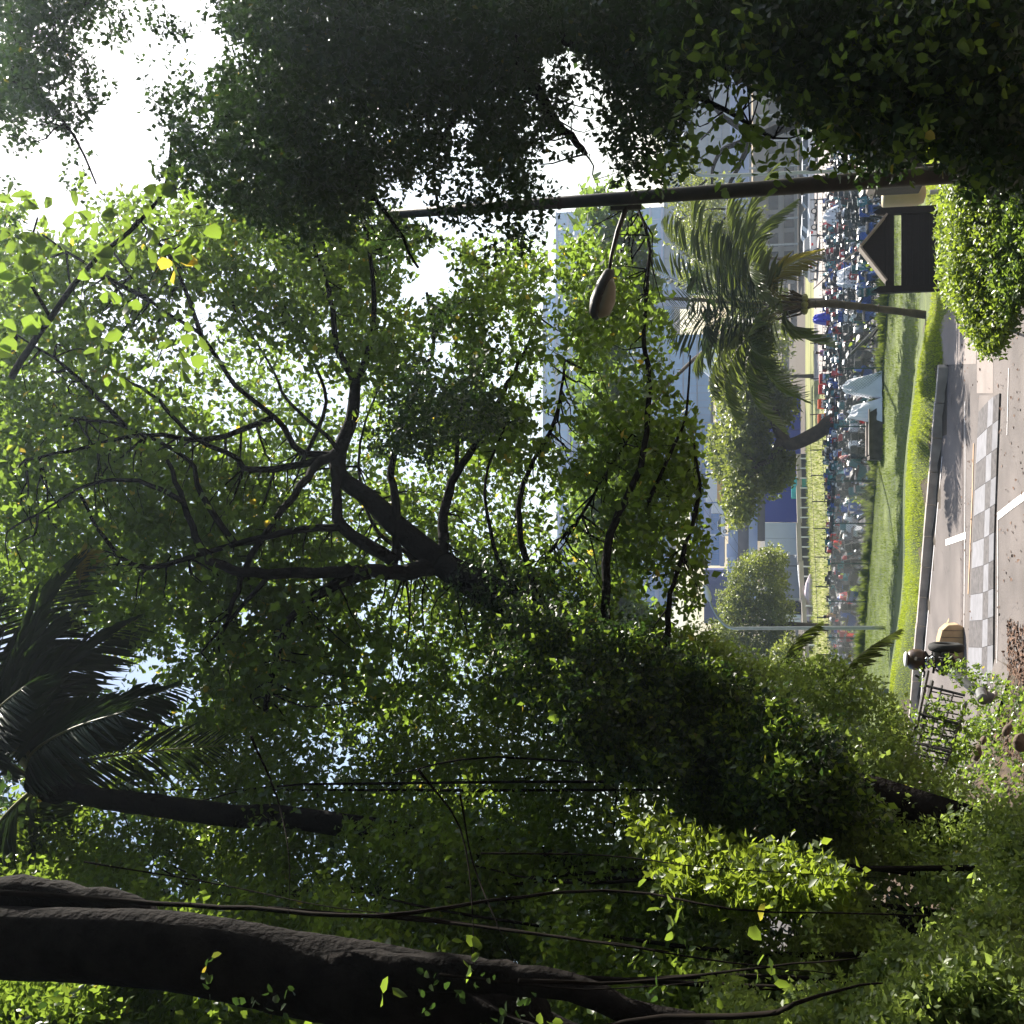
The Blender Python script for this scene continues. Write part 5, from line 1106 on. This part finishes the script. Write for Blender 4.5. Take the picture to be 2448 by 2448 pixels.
# ------------------------------------------------------------------ people
def person(loc, rz, label, pose, shirt, trousers='black', hairm='hair', helmet=None):
    root = empty('person', loc, rz, label, 'person')
    J = dict(pelvis=(0, 0, .92), waist=(0, 0, 1.08), chest=(0, 0, 1.32), neck=(0, 0, 1.48), head=(0, .02, 1.60), crown=(0, .01, 1.74),
             shL=(-.18, 0, 1.42), elL=(-.25, .02, 1.14), waL=(-.24, .12, .90), haL=(-.23, .15, .82), shR=(.18, 0, 1.42), elR=(.25, .02, 1.14), waR=(.24, .12, .90), haR=(.23, .15, .82),
             hiL=(-.10, 0, .88), knL=(-.11, .03, .48), anL=(-.11, 0, .08), toL=(-.12, .16, .03), hiR=(.10, 0, .88), knR=(.11, .03, .48), anR=(.11, 0, .08), toR=(.12, .16, .03))
    J.update(pose)
    Rr = dict(pelvis=.13, waist=.12, chest=.145, neck=.055, head=.10, crown=.07, sh=.065, el=.045, wa=.032, ha=.04, hi=.09, kn=.06, an=.042, to=.04)
    def skin(name, chain, edges, m_, gr=1.0):
        me = bpy.data.meshes.new(name); idx = {k: i for i, k in enumerate(chain)}
        me.from_pydata([J[k] for k in chain], [(idx[a], idx[b_]) for a, b_ in edges if a in idx and b_ in idx], [])
        me.materials.append(m_); o = bpy.data.objects.new(name, me); link(o); o.parent = root
        md = o.modifiers.new('skin', 'SKIN'); md.use_smooth_shade = True
        for k, i in idx.items():
            r = Rr.get(k, Rr.get(k[:2], .05))*gr; o.data.skin_vertices[0].data[i].radius = (r, r*(.75 if k in ('chest', 'waist', 'pelvis') else 1))
            o.data.skin_vertices[0].data[i].use_root = (i == 0)
        o.modifiers.new('sub', 'SUBSURF').levels = 1; o.modifiers['sub'].render_levels = 1; return o
    ED = [('pelvis', 'waist'), ('waist', 'chest'), ('chest', 'neck'), ('neck', 'head'), ('head', 'crown'), ('chest', 'shL'), ('shL', 'elL'), ('elL', 'waL'), ('waL', 'haL'), ('chest', 'shR'), ('shR', 'elR'), ('elR', 'waR'), ('waR', 'haR'),
          ('pelvis', 'hiL'), ('hiL', 'knL'), ('knL', 'anL'), ('anL', 'toL'), ('pelvis', 'hiR'), ('hiR', 'knR'), ('knR', 'anR'), ('anR', 'toR')]
    skin('body', list(J), ED, M['skin'])
    skin('shirt', ['pelvis', 'waist', 'chest', 'shL', 'elL', 'shR', 'elR'], ED, shirt, 1.16)
    skin('trousers', ['pelvis', 'hiL', 'knL', 'anL', 'hiR', 'knR', 'anR'], ED, M[trousers] if isinstance(trousers, str) else trousers, 1.13)
    h = Vector(J['head']).lerp(Vector(J['crown']), .55); b = MB()
    if helmet: b.lathe([(.12, -.09), (.155, -.03), (.155, .05), (.12, .12), (.03, .155)], h, 14); b.build('helmet', helmet, parent=root, smooth=True)
    else: b.lathe([(.09, -.07), (.118, -.01), (.115, .06), (.08, .10), (.02, .12)], h+Vector((0, -.025, 0)), 12); b.build('hair', M[hairm], parent=root, smooth=True)
    return root
bend = dict(waist=(0, .10, 1.03), chest=(0, .33, 1.16), neck=(0, .46, 1.18), head=(0, .55, 1.16), crown=(0, .66, 1.14), shL=(-.18, .34, 1.16), elL=(-.22, .42, .92), waL=(-.18, .56, .80), haL=(-.16, .62, .76), shR=(.18, .34, 1.16), elR=(.22, .42, .92), waR=(.18, .56, .80), haR=(.16, .62, .76))
sit = dict(pelvis=(0, -.2, .82), waist=(0, -.2, .98), chest=(0, -.12, 1.22), neck=(0, -.08, 1.38), head=(0, -.04, 1.50), crown=(0, -.04, 1.64), shL=(-.18, -.1, 1.32), elL=(-.25, .08, 1.12), waL=(-.27, .30, 1.02), haL=(-.28, .38, 1.02), shR=(.18, -.1, 1.32), elR=(.25, .08, 1.12), waR=(.27, .30, 1.02), haR=(.28, .38, 1.02),
           hiL=(-.12, -.18, .80), knL=(-.20, .18, .62), anL=(-.22, .05, .22), toL=(-.22, .2, .16), hiR=(.12, -.18, .80), knR=(.20, .18, .62), anR=(.22, .05, .22), toR=(.22, .2, .16))
lean = dict(chest=(0, .06, 1.31), neck=(0, .1, 1.47), head=(0, .16, 1.58), crown=(0, .17, 1.72), haL=(-.05, .34, 1.0), waL=(-.1, .27, .98), elL=(-.25, .1, 1.12))
M['cloth_grey'] = mat('cloth_grey', (.10, .14, .16), .9, .6, 12); M['cloth_pink'] = mat('cloth_pink', (.50, .26, .52), .9, .1, 5); M['cloth_white'] = mat('cloth_white', (.72, .74, .86), .8, .05, 5)
M['cloth_red'] = mat('cloth_red', (.72, .03, .02), .8, .1, 5); M['cloth_beige'] = mat('cloth_beige', (.40, .30, .26), .8, .1, 5)
def stripes():
    m = mat('cloth_stripe', (.6, .25, .25), .9, 0); n = m.node_tree; L = n.links; tc = n.nodes['Texture Coordinate']
    wv = n.nodes.new('ShaderNodeTexWave'); wv.inputs['Scale'].default_value = 4; wv.bands_direction = 'Z'; L.new(tc.outputs['Object'], wv.inputs[0])
    r = n.nodes.new('ShaderNodeValToRGB'); r.color_ramp.interpolation = 'CONSTANT'; r.color_ramp.elements[0].color = (.55, .08, .10, 1); r.color_ramp.elements[1].color = (.62, .5, .52, 1); r.color_ramp.elements[1].position = .5
    L.new(wv.outputs['Fac'], r.inputs[0]); L.new(r.outputs[0], n.nodes['Principled BSDF'].inputs['Base Color']); return m
M['cloth_stripe'] = stripes()
def at(y, d, dz=0): v = P(2000, y, d); return (v.x, d, LOTZ+.05+dz)
person(at(816, 90), 2.6, 'person in a mottled grey-green top standing behind the motorcycles, looking down', lean, M['cloth_grey'])
pk_ = person(at(842, 87), 2.2, 'person in a pink top with a small dark framed bag walking behind the motorcycles', {}, M['cloth_pink'])
bg_ = empty('bag', (pk_.location.x-.1, pk_.location.y-.35, pk_.location.z+1.0), label='small white bag with dark square print held by the person in pink', cat='bag')
b = MB(); b.box((0, 0, 0), (.34, .12, .42)); b.build('body', M['white'], parent=bg_, bevel=.02); b = MB(); b.box((0, -.065, 0), (.24, .01, .26)); b.build('print', M['black'], parent=bg_)
person(at(1075, 76), 1.35, 'person in a loose white shirt bending low over a motorcycle beside the crooked tree trunk', bend, M['cloth_white'])
person(at(1100, 66, .1), 1.2, 'person in a pink and white striped shirt sitting on a motorcycle behind the trough', sit, M['cloth_stripe'])
person(at(1285, 74), 2.8, 'person in a red shirt standing among the motorcycles, farther of the two in red', lean, M['cloth_red'])
person(at(1303, 71, .1), 2.4, 'helmeted rider in a red shirt seated on a motorcycle, nearer of the two in red', sit, M['cloth_red'], helmet=mcol['silver'])
person(at(1470, 77), 2.0, 'person in a mustard top leaning forward among the motorcycles near the grey lamp post', lean, mat('cloth_mustard', (.45, .30, .08), .9, .1, 3))
# ------------------------------------------------------------------ buildings in the middle distance
M['wall_blue'] = mat('wall_blue', (.015, .03, .26), .7, .08, .3); M['wall_white'] = mat('wall_white', (.50, .53, .64), .8, .06, .4)
M['wall_grey'] = mat('wall_grey', (.27, .27, .33), .85, .08, .5); M['wall_brown'] = mat('wall_brown', (.10, .085, .08), .85, .15, .5)
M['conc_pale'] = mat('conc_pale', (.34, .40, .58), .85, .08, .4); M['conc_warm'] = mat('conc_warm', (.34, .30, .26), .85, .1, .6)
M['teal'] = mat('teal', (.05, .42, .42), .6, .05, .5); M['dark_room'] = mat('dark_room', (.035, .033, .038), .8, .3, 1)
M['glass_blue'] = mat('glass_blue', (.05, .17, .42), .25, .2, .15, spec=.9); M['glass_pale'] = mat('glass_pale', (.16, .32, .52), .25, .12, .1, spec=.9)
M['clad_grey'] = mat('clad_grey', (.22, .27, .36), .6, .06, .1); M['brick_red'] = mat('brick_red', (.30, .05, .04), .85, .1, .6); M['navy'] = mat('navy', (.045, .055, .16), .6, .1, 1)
M['bronze'] = mat('bronze', (.14, .10, .06), .5, .2, 3, metal=.5)
def quadbox(root, name, x0, x1, y0, y1, d0, d1, m_, th=1.0, panels=1):
    """upright slab whose face spans photo x0..x1 (height) and y0..y1 (width), distance d0 at y0 and d1 at y1; split into panels along its width"""
    out = []
    for i in range(panels):
        ya = y0+(y1-y0)*i/panels; yb = y0+(y1-y0)*(i+1)/panels; da = d0+(d1-d0)*i/panels; db = d0+(d1-d0)*(i+1)/panels
        A, B_ = P(x0, ya, da), P(x0, yb, db); C, D_ = P(x1, ya, da), P(x1, yb, db)
        zt = (A.z+B_.z)/2; zb = (C.z+D_.z)/2; gp_ = .015 if panels > 1 else 0
        dr = Vector((B_.x-A.x, B_.y-A.y, 0)); u = dr.normalized(); nrm = Vector((-u.y, u.x, 0)); nrm = nrm if nrm.y > 0 else -nrm
        a2 = Vector((A.x, A.y, 0))+u*gp_; b2 = Vector((B_.x, B_.y, 0))-u*gp_; vs = []
        for z in (zb, zt):
            for q in (a2, b2, b2+nrm*th, a2+nrm*th): vs.append(q+Vector((0, 0, z))-root.location)
        mb = MB(); mb.add(vs, [(3, 2, 1, 0), (4, 5, 6, 7), (0, 1, 5, 4), (1, 2, 6, 5), (2, 3, 7, 6), (3, 0, 4, 7)]); out.append(mb.build(name, m_, parent=root))
    return out
# the long hall with blue, white and grey wall
W = empty('hall', tuple(P(1910, 1250, 150)), label='long hall with blue, white and grey wall panels, flat ledges and a letter sign', cat='building')
quadbox(W, 'dark_band', 1811, 1829, 1075, 1290, 150.6, 149.6, M['wall_brown'], 3)
quadbox(W, 'wall_panel', 1829, 1914, 1030, 1248, 150, 149, M['wall_blue'], .4, panels=3)
quadbox(W, 'wall_panel', 1829, 1914, 1249, 1326, 149, 148.6, M['wall_white'], .4, panels=2)
quadbox(W, 'wall_panel', 1828, 1915, 1327, 1435, 148.6, 148, M['wall_grey'], .4, panels=3)
quadbox(W, 'dark_recess', 1842, 1916, 1436, 1472, 149, 148.8, M['dark_room'], .4, panels=2)
quadbox(W, 'roof_ledge', 1790, 1811, 1150, 1440, 152, 151, M['conc_pale'], 5)
quadbox(W, 'recess', 1764, 1790, 1180, 1440, 156, 155, M['wall_brown'], 1)
quadbox(W, 'parapet', 1741, 1764, 1030, 1310, 158, 157, M['conc_pale'], 2, panels=4)
quadbox(W, 'parapet', 1737, 1768, 1300, 1330, 157, 156.8, M['conc_pale'], 2)
quadbox(W, 'parapet', 1739, 1762, 1330, 1480, 156.5, 156, M['conc_pale'], 2, panels=2)
quadbox(W, 'side_wall', 1829, 1914, 940, 1028, 152, 150.3, M['wall_blue'], .4, panels=2)
quadbox(W, 'downpipe', 1874, 1914, 1430, 1433, 147.8, 147.8, M['galv'], .1)
for x0, x1, y0, y1, m_ in [(1860, 1866, 1182, 1191, 'white')]: quadbox(W, 'wall_lamp', x0, x1, y0, y1, 148.6, 148.6, M[m_], .3)
quadbox(W, 'sign_board', 1855, 1867, 1360, 1411, 148.1, 147.9, M['bronze'], .15)
# raised letters on the sign: illegible bronze-gold strokes at this distance
for i in range(8):
    y = 1363+i*6; t = quadbox(W, 'sign_letter', 1857, 1865, y+.6, y+4.2, 147.9, 147.88, mat('letter_gold', (.45, .38, .24), .5, 0) if i == 0 else bpy.data.materials['letter_gold'], .04)
quadbox(W, 'white_column', 1860, 1915, 1470, 1478, 147, 147, M['white'], 1); quadbox(W, 'white_column', 1860, 1915, 1481, 1488, 146.6, 146.6, M['white'], 1)
# pergola in front of the hall
pg = empty('pergola', tuple(P(1930, 1300, 143)), label='long pale beam on thin posts with dark openings in front of the hall', cat='pergola')
def pd(y): return 146-(y-1085)*.045
for y0, y1 in [(1085, 1160), (1160, 1250), (1250, 1340), (1340, 1430), (1430, 1500), (1500, 1560)]:
    k0 = 1905+max(0, y0-1250)*.07; quadbox(pg, 'beam', k0, k0+11, y0, y1-.4, pd(y0), pd(y1), M['conc_warm'], .8)
    quadbox(pg, 'back_wall', k0+10, k0+32, y0, y1-.4, pd(y0)+2.5, pd(y1)+2.5, M['dark_room'], .2)
for i in range(20):
    y = 1096+i*23.5; k0 = 1905+max(0, y-1250)*.07; A = P(k0+8, y, pd(y)-.1); B_ = P(k0+36+max(0, y-1250)*.03, y, pd(y)-.1); b = MB(); b.beam(A-pg.location, B_-pg.location, .16, .16); b.build('post', M['white'], parent=pg)
quadbox(pg, 'teal_beam', 1892, 1904, 1140, 1188, 145, 144, M['teal'], .6); quadbox(pg, 'teal_column', 1893, 1929, 1143, 1161, 143.6, 143.3, M['teal'], .6)
quadbox(pg, 'gate_post', 1891, 1900, 1095, 1110, 145, 145, M['white'], .6)
# grey steel frame rails left
rl = empty('railing', tuple(P(1905, 1330, 138)), label='white steel tube frame and railing in front of the pergola nearest the grey lamp post', cat='railing')
def rtube(pts_, r=.07, m_='galv', name='rail'):
    b = MB(); q = smooth_path([P(*p) for p in pts_], 3); b.tube([v-rl.location for v in q], r, n=6); b.build(name, M[m_], parent=rl, smooth=True)
rtube([(1908, 1326, 138), (1910, 1380, 136), (1918, 1440, 134), (1926, 1500, 132), (1932, 1560, 130)], .10)
for y in (1328, 1332): rtube([(1900, y, 138), (1948, y+1, 138)], .07)
for k in range(7): y = 1340+k*28; rtube([(1944+k*3, y, 134), (1966+k*4, y, 134)], .05, name='baluster')
rtube([(1943, 1326, 134), (1952, 1420, 132), (1968, 1540, 129)], .05); rtube([(1951, 1326, 134), (1961, 1420, 132), (1977, 1540, 129)], .04)
cv = empty('covered_boat', tuple(P(1938, 1450, 131)), label='pale pink sheet draped over something long below the pergola beam', cat='cover')
b = MB(); b.lathe([(.1, -3.6), (.45, -2.6), (.75, -1), (.8, .8), (.55, 2.6), (.12, 3.6)], (0, 0, 0), 10, M=Matrix.Rotation(math.pi/2, 3, 'Y')); b.build('sheet', mat('sheet_pink', (.55, .45, .50), .8, .1, 2), parent=cv)
gl = empty('globe_lamp', tuple(P(1925, 1353, 140)), label='slim post with white globe lamp in front of the grey wall', cat='lamp')
b = MB(); e = P(1875, 1353, 140)-gl.location; b.tube([(0, 0, -1), e], .06, n=6); b.build('post', M['black'], parent=gl); b = MB(); b.lathe([(.1, -.4), (.4, -.2), (.45, .1), (.3, .38), (.05, .45)], e+Vector((0, 0, .3)), 12); b.build('globe', M['white'], parent=gl, smooth=True)

# office blocks with glass bands; panes are separate parts
def block(label, x0, x1, y0, y1, d, m_, rows, cols_n, mg, gx=.72, gy=.86, name='office_building', tilt=0.0, depth=14, band=None):
    root = empty(name, tuple(P(x1, (y0+y1)/2, d)), label=label, cat='building')
    A, B_ = P(x0, (y0+y1)/2, d), P(x1, (y0+y1)/2, d); xa, xb = P((x0+x1)/2, y1, d).x, P((x0+x1)/2, y0, d).x; zt, zb = A.z, B_.z
    root.location = ((xa+xb)/2, d, zb); root.rotation_euler = (0, 0, tilt); w_ = xb-xa; h_ = zt-zb
    b = MB(); b.box((0, depth/2, h_/2), (w_, depth, h_)); b.build('wall', m_, parent=root)
    first = None; ch = h_/rows; cw = w_/cols_n
    for r in range(rows):
        for c in range(cols_n):
            if first is None: b = MB(); b.box((0, 0, 0), (cw*gy, .12, ch*gx)); o = b.build('window', mg, parent=root); first = o
            else: o = first.copy(); link(o); o.parent = root
            o.location = (-w_/2+cw*(c+.5), -.04, ch*(r+.5))
    for r in range(rows+1):
        b = MB(); b.box((0, -.12, ch*r+(.0 if r else .1)), (w_+.2, .3, ch*(1-gx)*.55)); b.build('floor_band', band or m_, parent=root)
    return root
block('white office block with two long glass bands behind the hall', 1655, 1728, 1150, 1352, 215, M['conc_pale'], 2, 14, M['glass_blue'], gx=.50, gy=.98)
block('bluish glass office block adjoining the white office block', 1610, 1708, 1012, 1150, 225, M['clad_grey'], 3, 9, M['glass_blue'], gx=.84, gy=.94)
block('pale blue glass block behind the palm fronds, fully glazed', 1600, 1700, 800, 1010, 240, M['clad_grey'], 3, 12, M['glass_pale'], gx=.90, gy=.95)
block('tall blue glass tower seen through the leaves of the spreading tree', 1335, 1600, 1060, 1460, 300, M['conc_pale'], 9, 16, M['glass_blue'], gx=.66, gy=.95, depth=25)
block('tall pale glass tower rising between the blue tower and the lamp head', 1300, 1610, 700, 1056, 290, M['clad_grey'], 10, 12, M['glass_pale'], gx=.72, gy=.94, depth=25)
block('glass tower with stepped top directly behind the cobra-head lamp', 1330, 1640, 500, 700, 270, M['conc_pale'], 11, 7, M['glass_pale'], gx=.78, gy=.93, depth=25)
block('wide pale grey cladded hall with a fine grid of panels behind the bare grey limbs', 1588, 1795, 80, 640, 200, M['clad_grey'], 6, 22, mat('clad_panel', (.25, .28, .31), .5, .05, .1), gx=.94, gy=.96, depth=25, name='hall')
block('shop front with coloured goods and pillars behind the parked white cars', 1830, 1905, 60, 640, 165, M['conc_warm'], 2, 13, M['glass_dark'], gx=.62, gy=.74, name='shop', depth=12)
cn = empty('canopy', tuple(P(1775, 400, 163)), label='long flat pale lilac canopy slab above the shop front and parked cars', cat='canopy')
quadbox(cn, 'slab', 1745, 1790, 60, 640, 163, 163, M['conc_pale'], 6, panels=5); quadbox(cn, 'fascia', 1800, 1830, 60, 640, 164.5, 164.5, M['conc_warm'], 1, panels=4)
for i in range(9): quadbox(cn, 'pillar', 1790, 1908, 90+i*62, 94+i*62, 162, 162, M['galv'], .4)
rb = empty('shed', tuple(P(1735, 1095, 190)), label='low dark red wall with a small white notice beyond the feathery tree', cat='building')
quadbox(rb, 'wall', 1697, 1742, 1050, 1140, 190, 190, M['brick_red'], 5); quadbox(rb, 'notice', 1704, 1712, 1105, 1112, 189.9, 189.9, M['white'], .1)
bx = empty('container', tuple(P(1730, 970, 188)), label='white flat-roofed cabin beyond the palm fronds', cat='cabin'); quadbox(bx, 'wall', 1711, 1732, 935, 1005, 188, 188, M['white'], 5, panels=3)
nv = empty('shed', tuple(P(1735, 1420, 185)), label='navy ribbed metal shed behind the conifer-like tree', cat='building')
quadbox(nv, 'wall', 1683, 1740, 1362, 1490, 185, 185, M['navy'], 6)
for i in range(18): quadbox(nv, 'rib', 1683, 1736, 1364+i*7, 1366+i*7, 184.9, 184.9, M['galv'] if False else M['navy'], .35)
rt = empty('pavilion', tuple(P(1760, 860, 140)), label='small white peaked tent roof among the palm fronds', cat='tent')
b = MB(); b.add([(-2.6, -2, 0), (2.6, -2, 0), (2.6, 2, 0), (-2.6, 2, 0), (0, 0, 3.0)], [(0, 1, 4), (1, 2, 4), (2, 3, 4), (3, 0, 4), (3, 2, 1, 0)]); o = b.build('roof', M['white'], parent=rt); o.location = P(1722, 870, 140)-rt.location
for sx in (-2.4, 2.4):
    for sy in (-1.8, 1.8): b = MB(); b.tube([(sx, sy, -4), (sx, sy, 0)], .08, n=6); o = b.build('pole', M['galv'], parent=rt); o.location = P(1722, 870, 140)-rt.location
# ------------------------------------------------------------------ cars and truck
def car(loc, rz, label, paint, kind='car'):
    root = empty('parked_car', loc, rz, label, 'car', 'white cars parked along the far road'); b = MB()
    b.prism([(-2.15, .28), (-2.2, .62), (-2.05, .88), (-1.35, .92), (1.0, .92), (2.05, .74), (2.2, .50), (2.15, .28)], -.86, .86); b.v = [(x, y, z) for x, y, z in b.v]
    b.build('body', paint, parent=root, bevel=.07)
    b = MB(); q = [(-1.55, .90, .80), (-.95, 1.42, .64), (.25, 1.44, .64), (1.05, .90, .80)]; vs = [(x, -w_, z) for x, z, w_ in q]+[(x, w_, z) for x, z, w_ in q]
    b.add(vs, [(0, 1, 2, 3), (7, 6, 5, 4), (0, 4, 5, 1), (1, 5, 6, 2), (2, 6, 7, 3), (3, 7, 4, 0)]); b.build('cabin_glass', M['glass_dark'], parent=root, bevel=.04)
    b = MB(); b.box((-.35, 0, 1.45), (1.15, 1.24, .05)); b.build('roof', paint, parent=root, bevel=.02)
    for s in (-1, 1):
        for x in (-1.32, 1.35):
            b = MB(); b.torus((x, s*.80, .32), .25, .085, 'Y', n=16, m=6); wl = b.build('wheel', M['rubber'], parent=root, smooth=True)
            b = MB(); b.lathe([(.01, -.07), (.2, -.07), (.2, .07), (.01, .07)], (x, s*.82, .32), 12, M=None); b.v = [(x+(v[0]-x), s*.82+(v[2]-.32), .32+(v[1]-s*.82)) for v in b.v]; b.build('hubcap', M['chrome'], parent=wl)
        b = MB(); b.box((2.12, s*.62, .62), (.12, .32, .14)); b.build('headlight', M['chrome'], parent=root); b = MB(); b.box((-2.14, s*.66, .72), (.1, .26, .18)); b.build('taillight', M['red'], parent=root)
        b = MB(); b.beam((-.30, s*.73, .92), (-.30, s*.645, 1.44), .07, .05); b.build('pillar', paint, parent=root)
    b = MB(); b.box((2.2, 0, .42), (.05, .5, .12)); b.build('number_plate', M['white'], parent=root)
    return root
def cpos(y, d): v = P(1945, y, d); return (v.x, d, float(H(v.x, d))+.06)
car0 = car(cpos(345, 120), math.pi+.05, 'white car behind the bare limbs of the forked tree', M['white'])
for (y, d, rz, lab) in [(405, 120, .05+math.pi, 'white car partly behind the drooping yellow palm frond'), (478, 120.5, math.pi, 'white car just beside the black lamp post'), (520, 121, .1, 'white car with red tail light between palm leaflets'),
        (560, 123, math.pi+.2, 'white car nose to nose behind the long palm frond'), (598, 117, 1.9, 'white car angled toward us at the row end by the palm crown'), (640, 120, 1.7, 'white car parked beside the angled one, nearest the palm crown'), (290, 121, math.pi, 'white car hidden mostly by the dark leaves of the dense tree')]:
    c = copy_tree(car0); c.location = cpos(y, d); c.rotation_euler = (0, 0, rz); c['label'] = lab; c['group'] = 'white cars parked along the far road'
def ledge_car(y, d, lab, m_):
    c = copy_tree(car0); v = P(1738, y, d); c.location = v; c.rotation_euler = (0, 0, 0); c['label'] = lab; c['group'] = 'small vehicles on the raised street behind the hall'
# raised street behind the hall
st = empty('raised_street', tuple(P(1744, 1200, 182)), label='raised street deck behind the hall parapet', cat='road deck'); quadbox(st, 'deck', 1742, 1760, 850, 1500, 182, 182, M['conc_pale'], 12)
ledge_car(1100, 184, 'bluish white car on the raised street beyond the red wall', M['white']); ledge_car(1250, 184, 'white car on the raised street between the yellow truck and grey lamp post', M['white']); ledge_car(1020, 184, 'white car on the raised street by the white cabin', M['white'])
tk = empty('truck', tuple(P(1742, 1180, 184)), label='white box truck with yellow-orange lower side on the raised street', cat='truck')
def tb(n_, c, d, m_): b = MB(); b.box(c, d); return b.build(n_, m_, parent=tk, bevel=.05)
tb('cargo_box', (1.2, 0, 2.2), (5.0, 2.2, 2.6), M['white']); tb('side_panel', (1.2, -1.12, 1.3), (5.0, .06, .9), mat('truck_yellow', (.70, .36, .05), .5, .05, 2)); tb('cab', (-2.3, 0, 1.6), (1.6, 2.1, 2.0), M['white'])
b = MB(); b.box((-2.9, 0, 2.0), (.5, 1.9, .8)); b.build('windscreen', M['glass_dark'], parent=tk)
for x in (-2.3, 2.4): b = MB(); b.torus((x, -1.0, .5), .36, .14, 'Y', n=14, m=6); b.build('wheel', M['rubber'], parent=tk)
# poles and wires above the hall
for i, (pts_, lab) in enumerate([([(1660, 1130, 120), (1740, 1260, 140), (1790, 1350, 150)], 'upper thin overhead wire slanting past the hall roof'), ([(1620, 1120, 118), (1700, 1240, 138), (1775, 1340, 150)], 'lower thin overhead wire slanting past the hall roof'), ([(1330, 820, 70), (1420, 900, 85), (1620, 1100, 118)], 'thin overhead wire crossing behind the leaves near the lamp head')]):
    wr = empty('overhead_wire', tuple(P(*pts_[0])), label=lab, cat='wire'); q = smooth_path([P(*p) for p in pts_], 6); b = MB(); b.tube([v-wr.location for v in q], .02, n=4); b.build('cable', M['black'], parent=wr)
up_ = empty('utility_pole', tuple(P(1745, 1279, 181)), label='white slender pole on the raised street in front of the office block', cat='pole'); b = MB(); b.tube([(0, 0, 0), P(1675, 1279, 181)-up_.location], .16, n=8); b.build('shaft', M['white'], parent=up_)
# concrete lip of the gully where the road drops off at the left

# ------------------------------------------------------------------ hazy morning air
hz = bpy.data.meshes.new('haze'); bm = bmesh.new(); bmesh.ops.create_cube(bm, size=1); bm.to_mesh(hz); bm.free()
ho = link(bpy.data.objects.new('haze', hz)); ho.scale = (520, 560, 62); ho.location = (0, 240, 25.5); ho['kind'] = 'stuff'
hm = bpy.data.materials.new('haze'); hm.use_nodes = True; n_ = hm.node_tree; n_.nodes.remove(n_.nodes['Principled BSDF'])
pv = n_.nodes.new('ShaderNodeVolumePrincipled'); pv.inputs['Color'].default_value = (.72, .84, 1, 1); pv.inputs['Density'].default_value = .00055; pv.inputs['Anisotropy'].default_value = .72
n_.links.new(pv.outputs[0], n_.nodes['Material Output'].inputs['Volume']); hz.materials.append(hm)
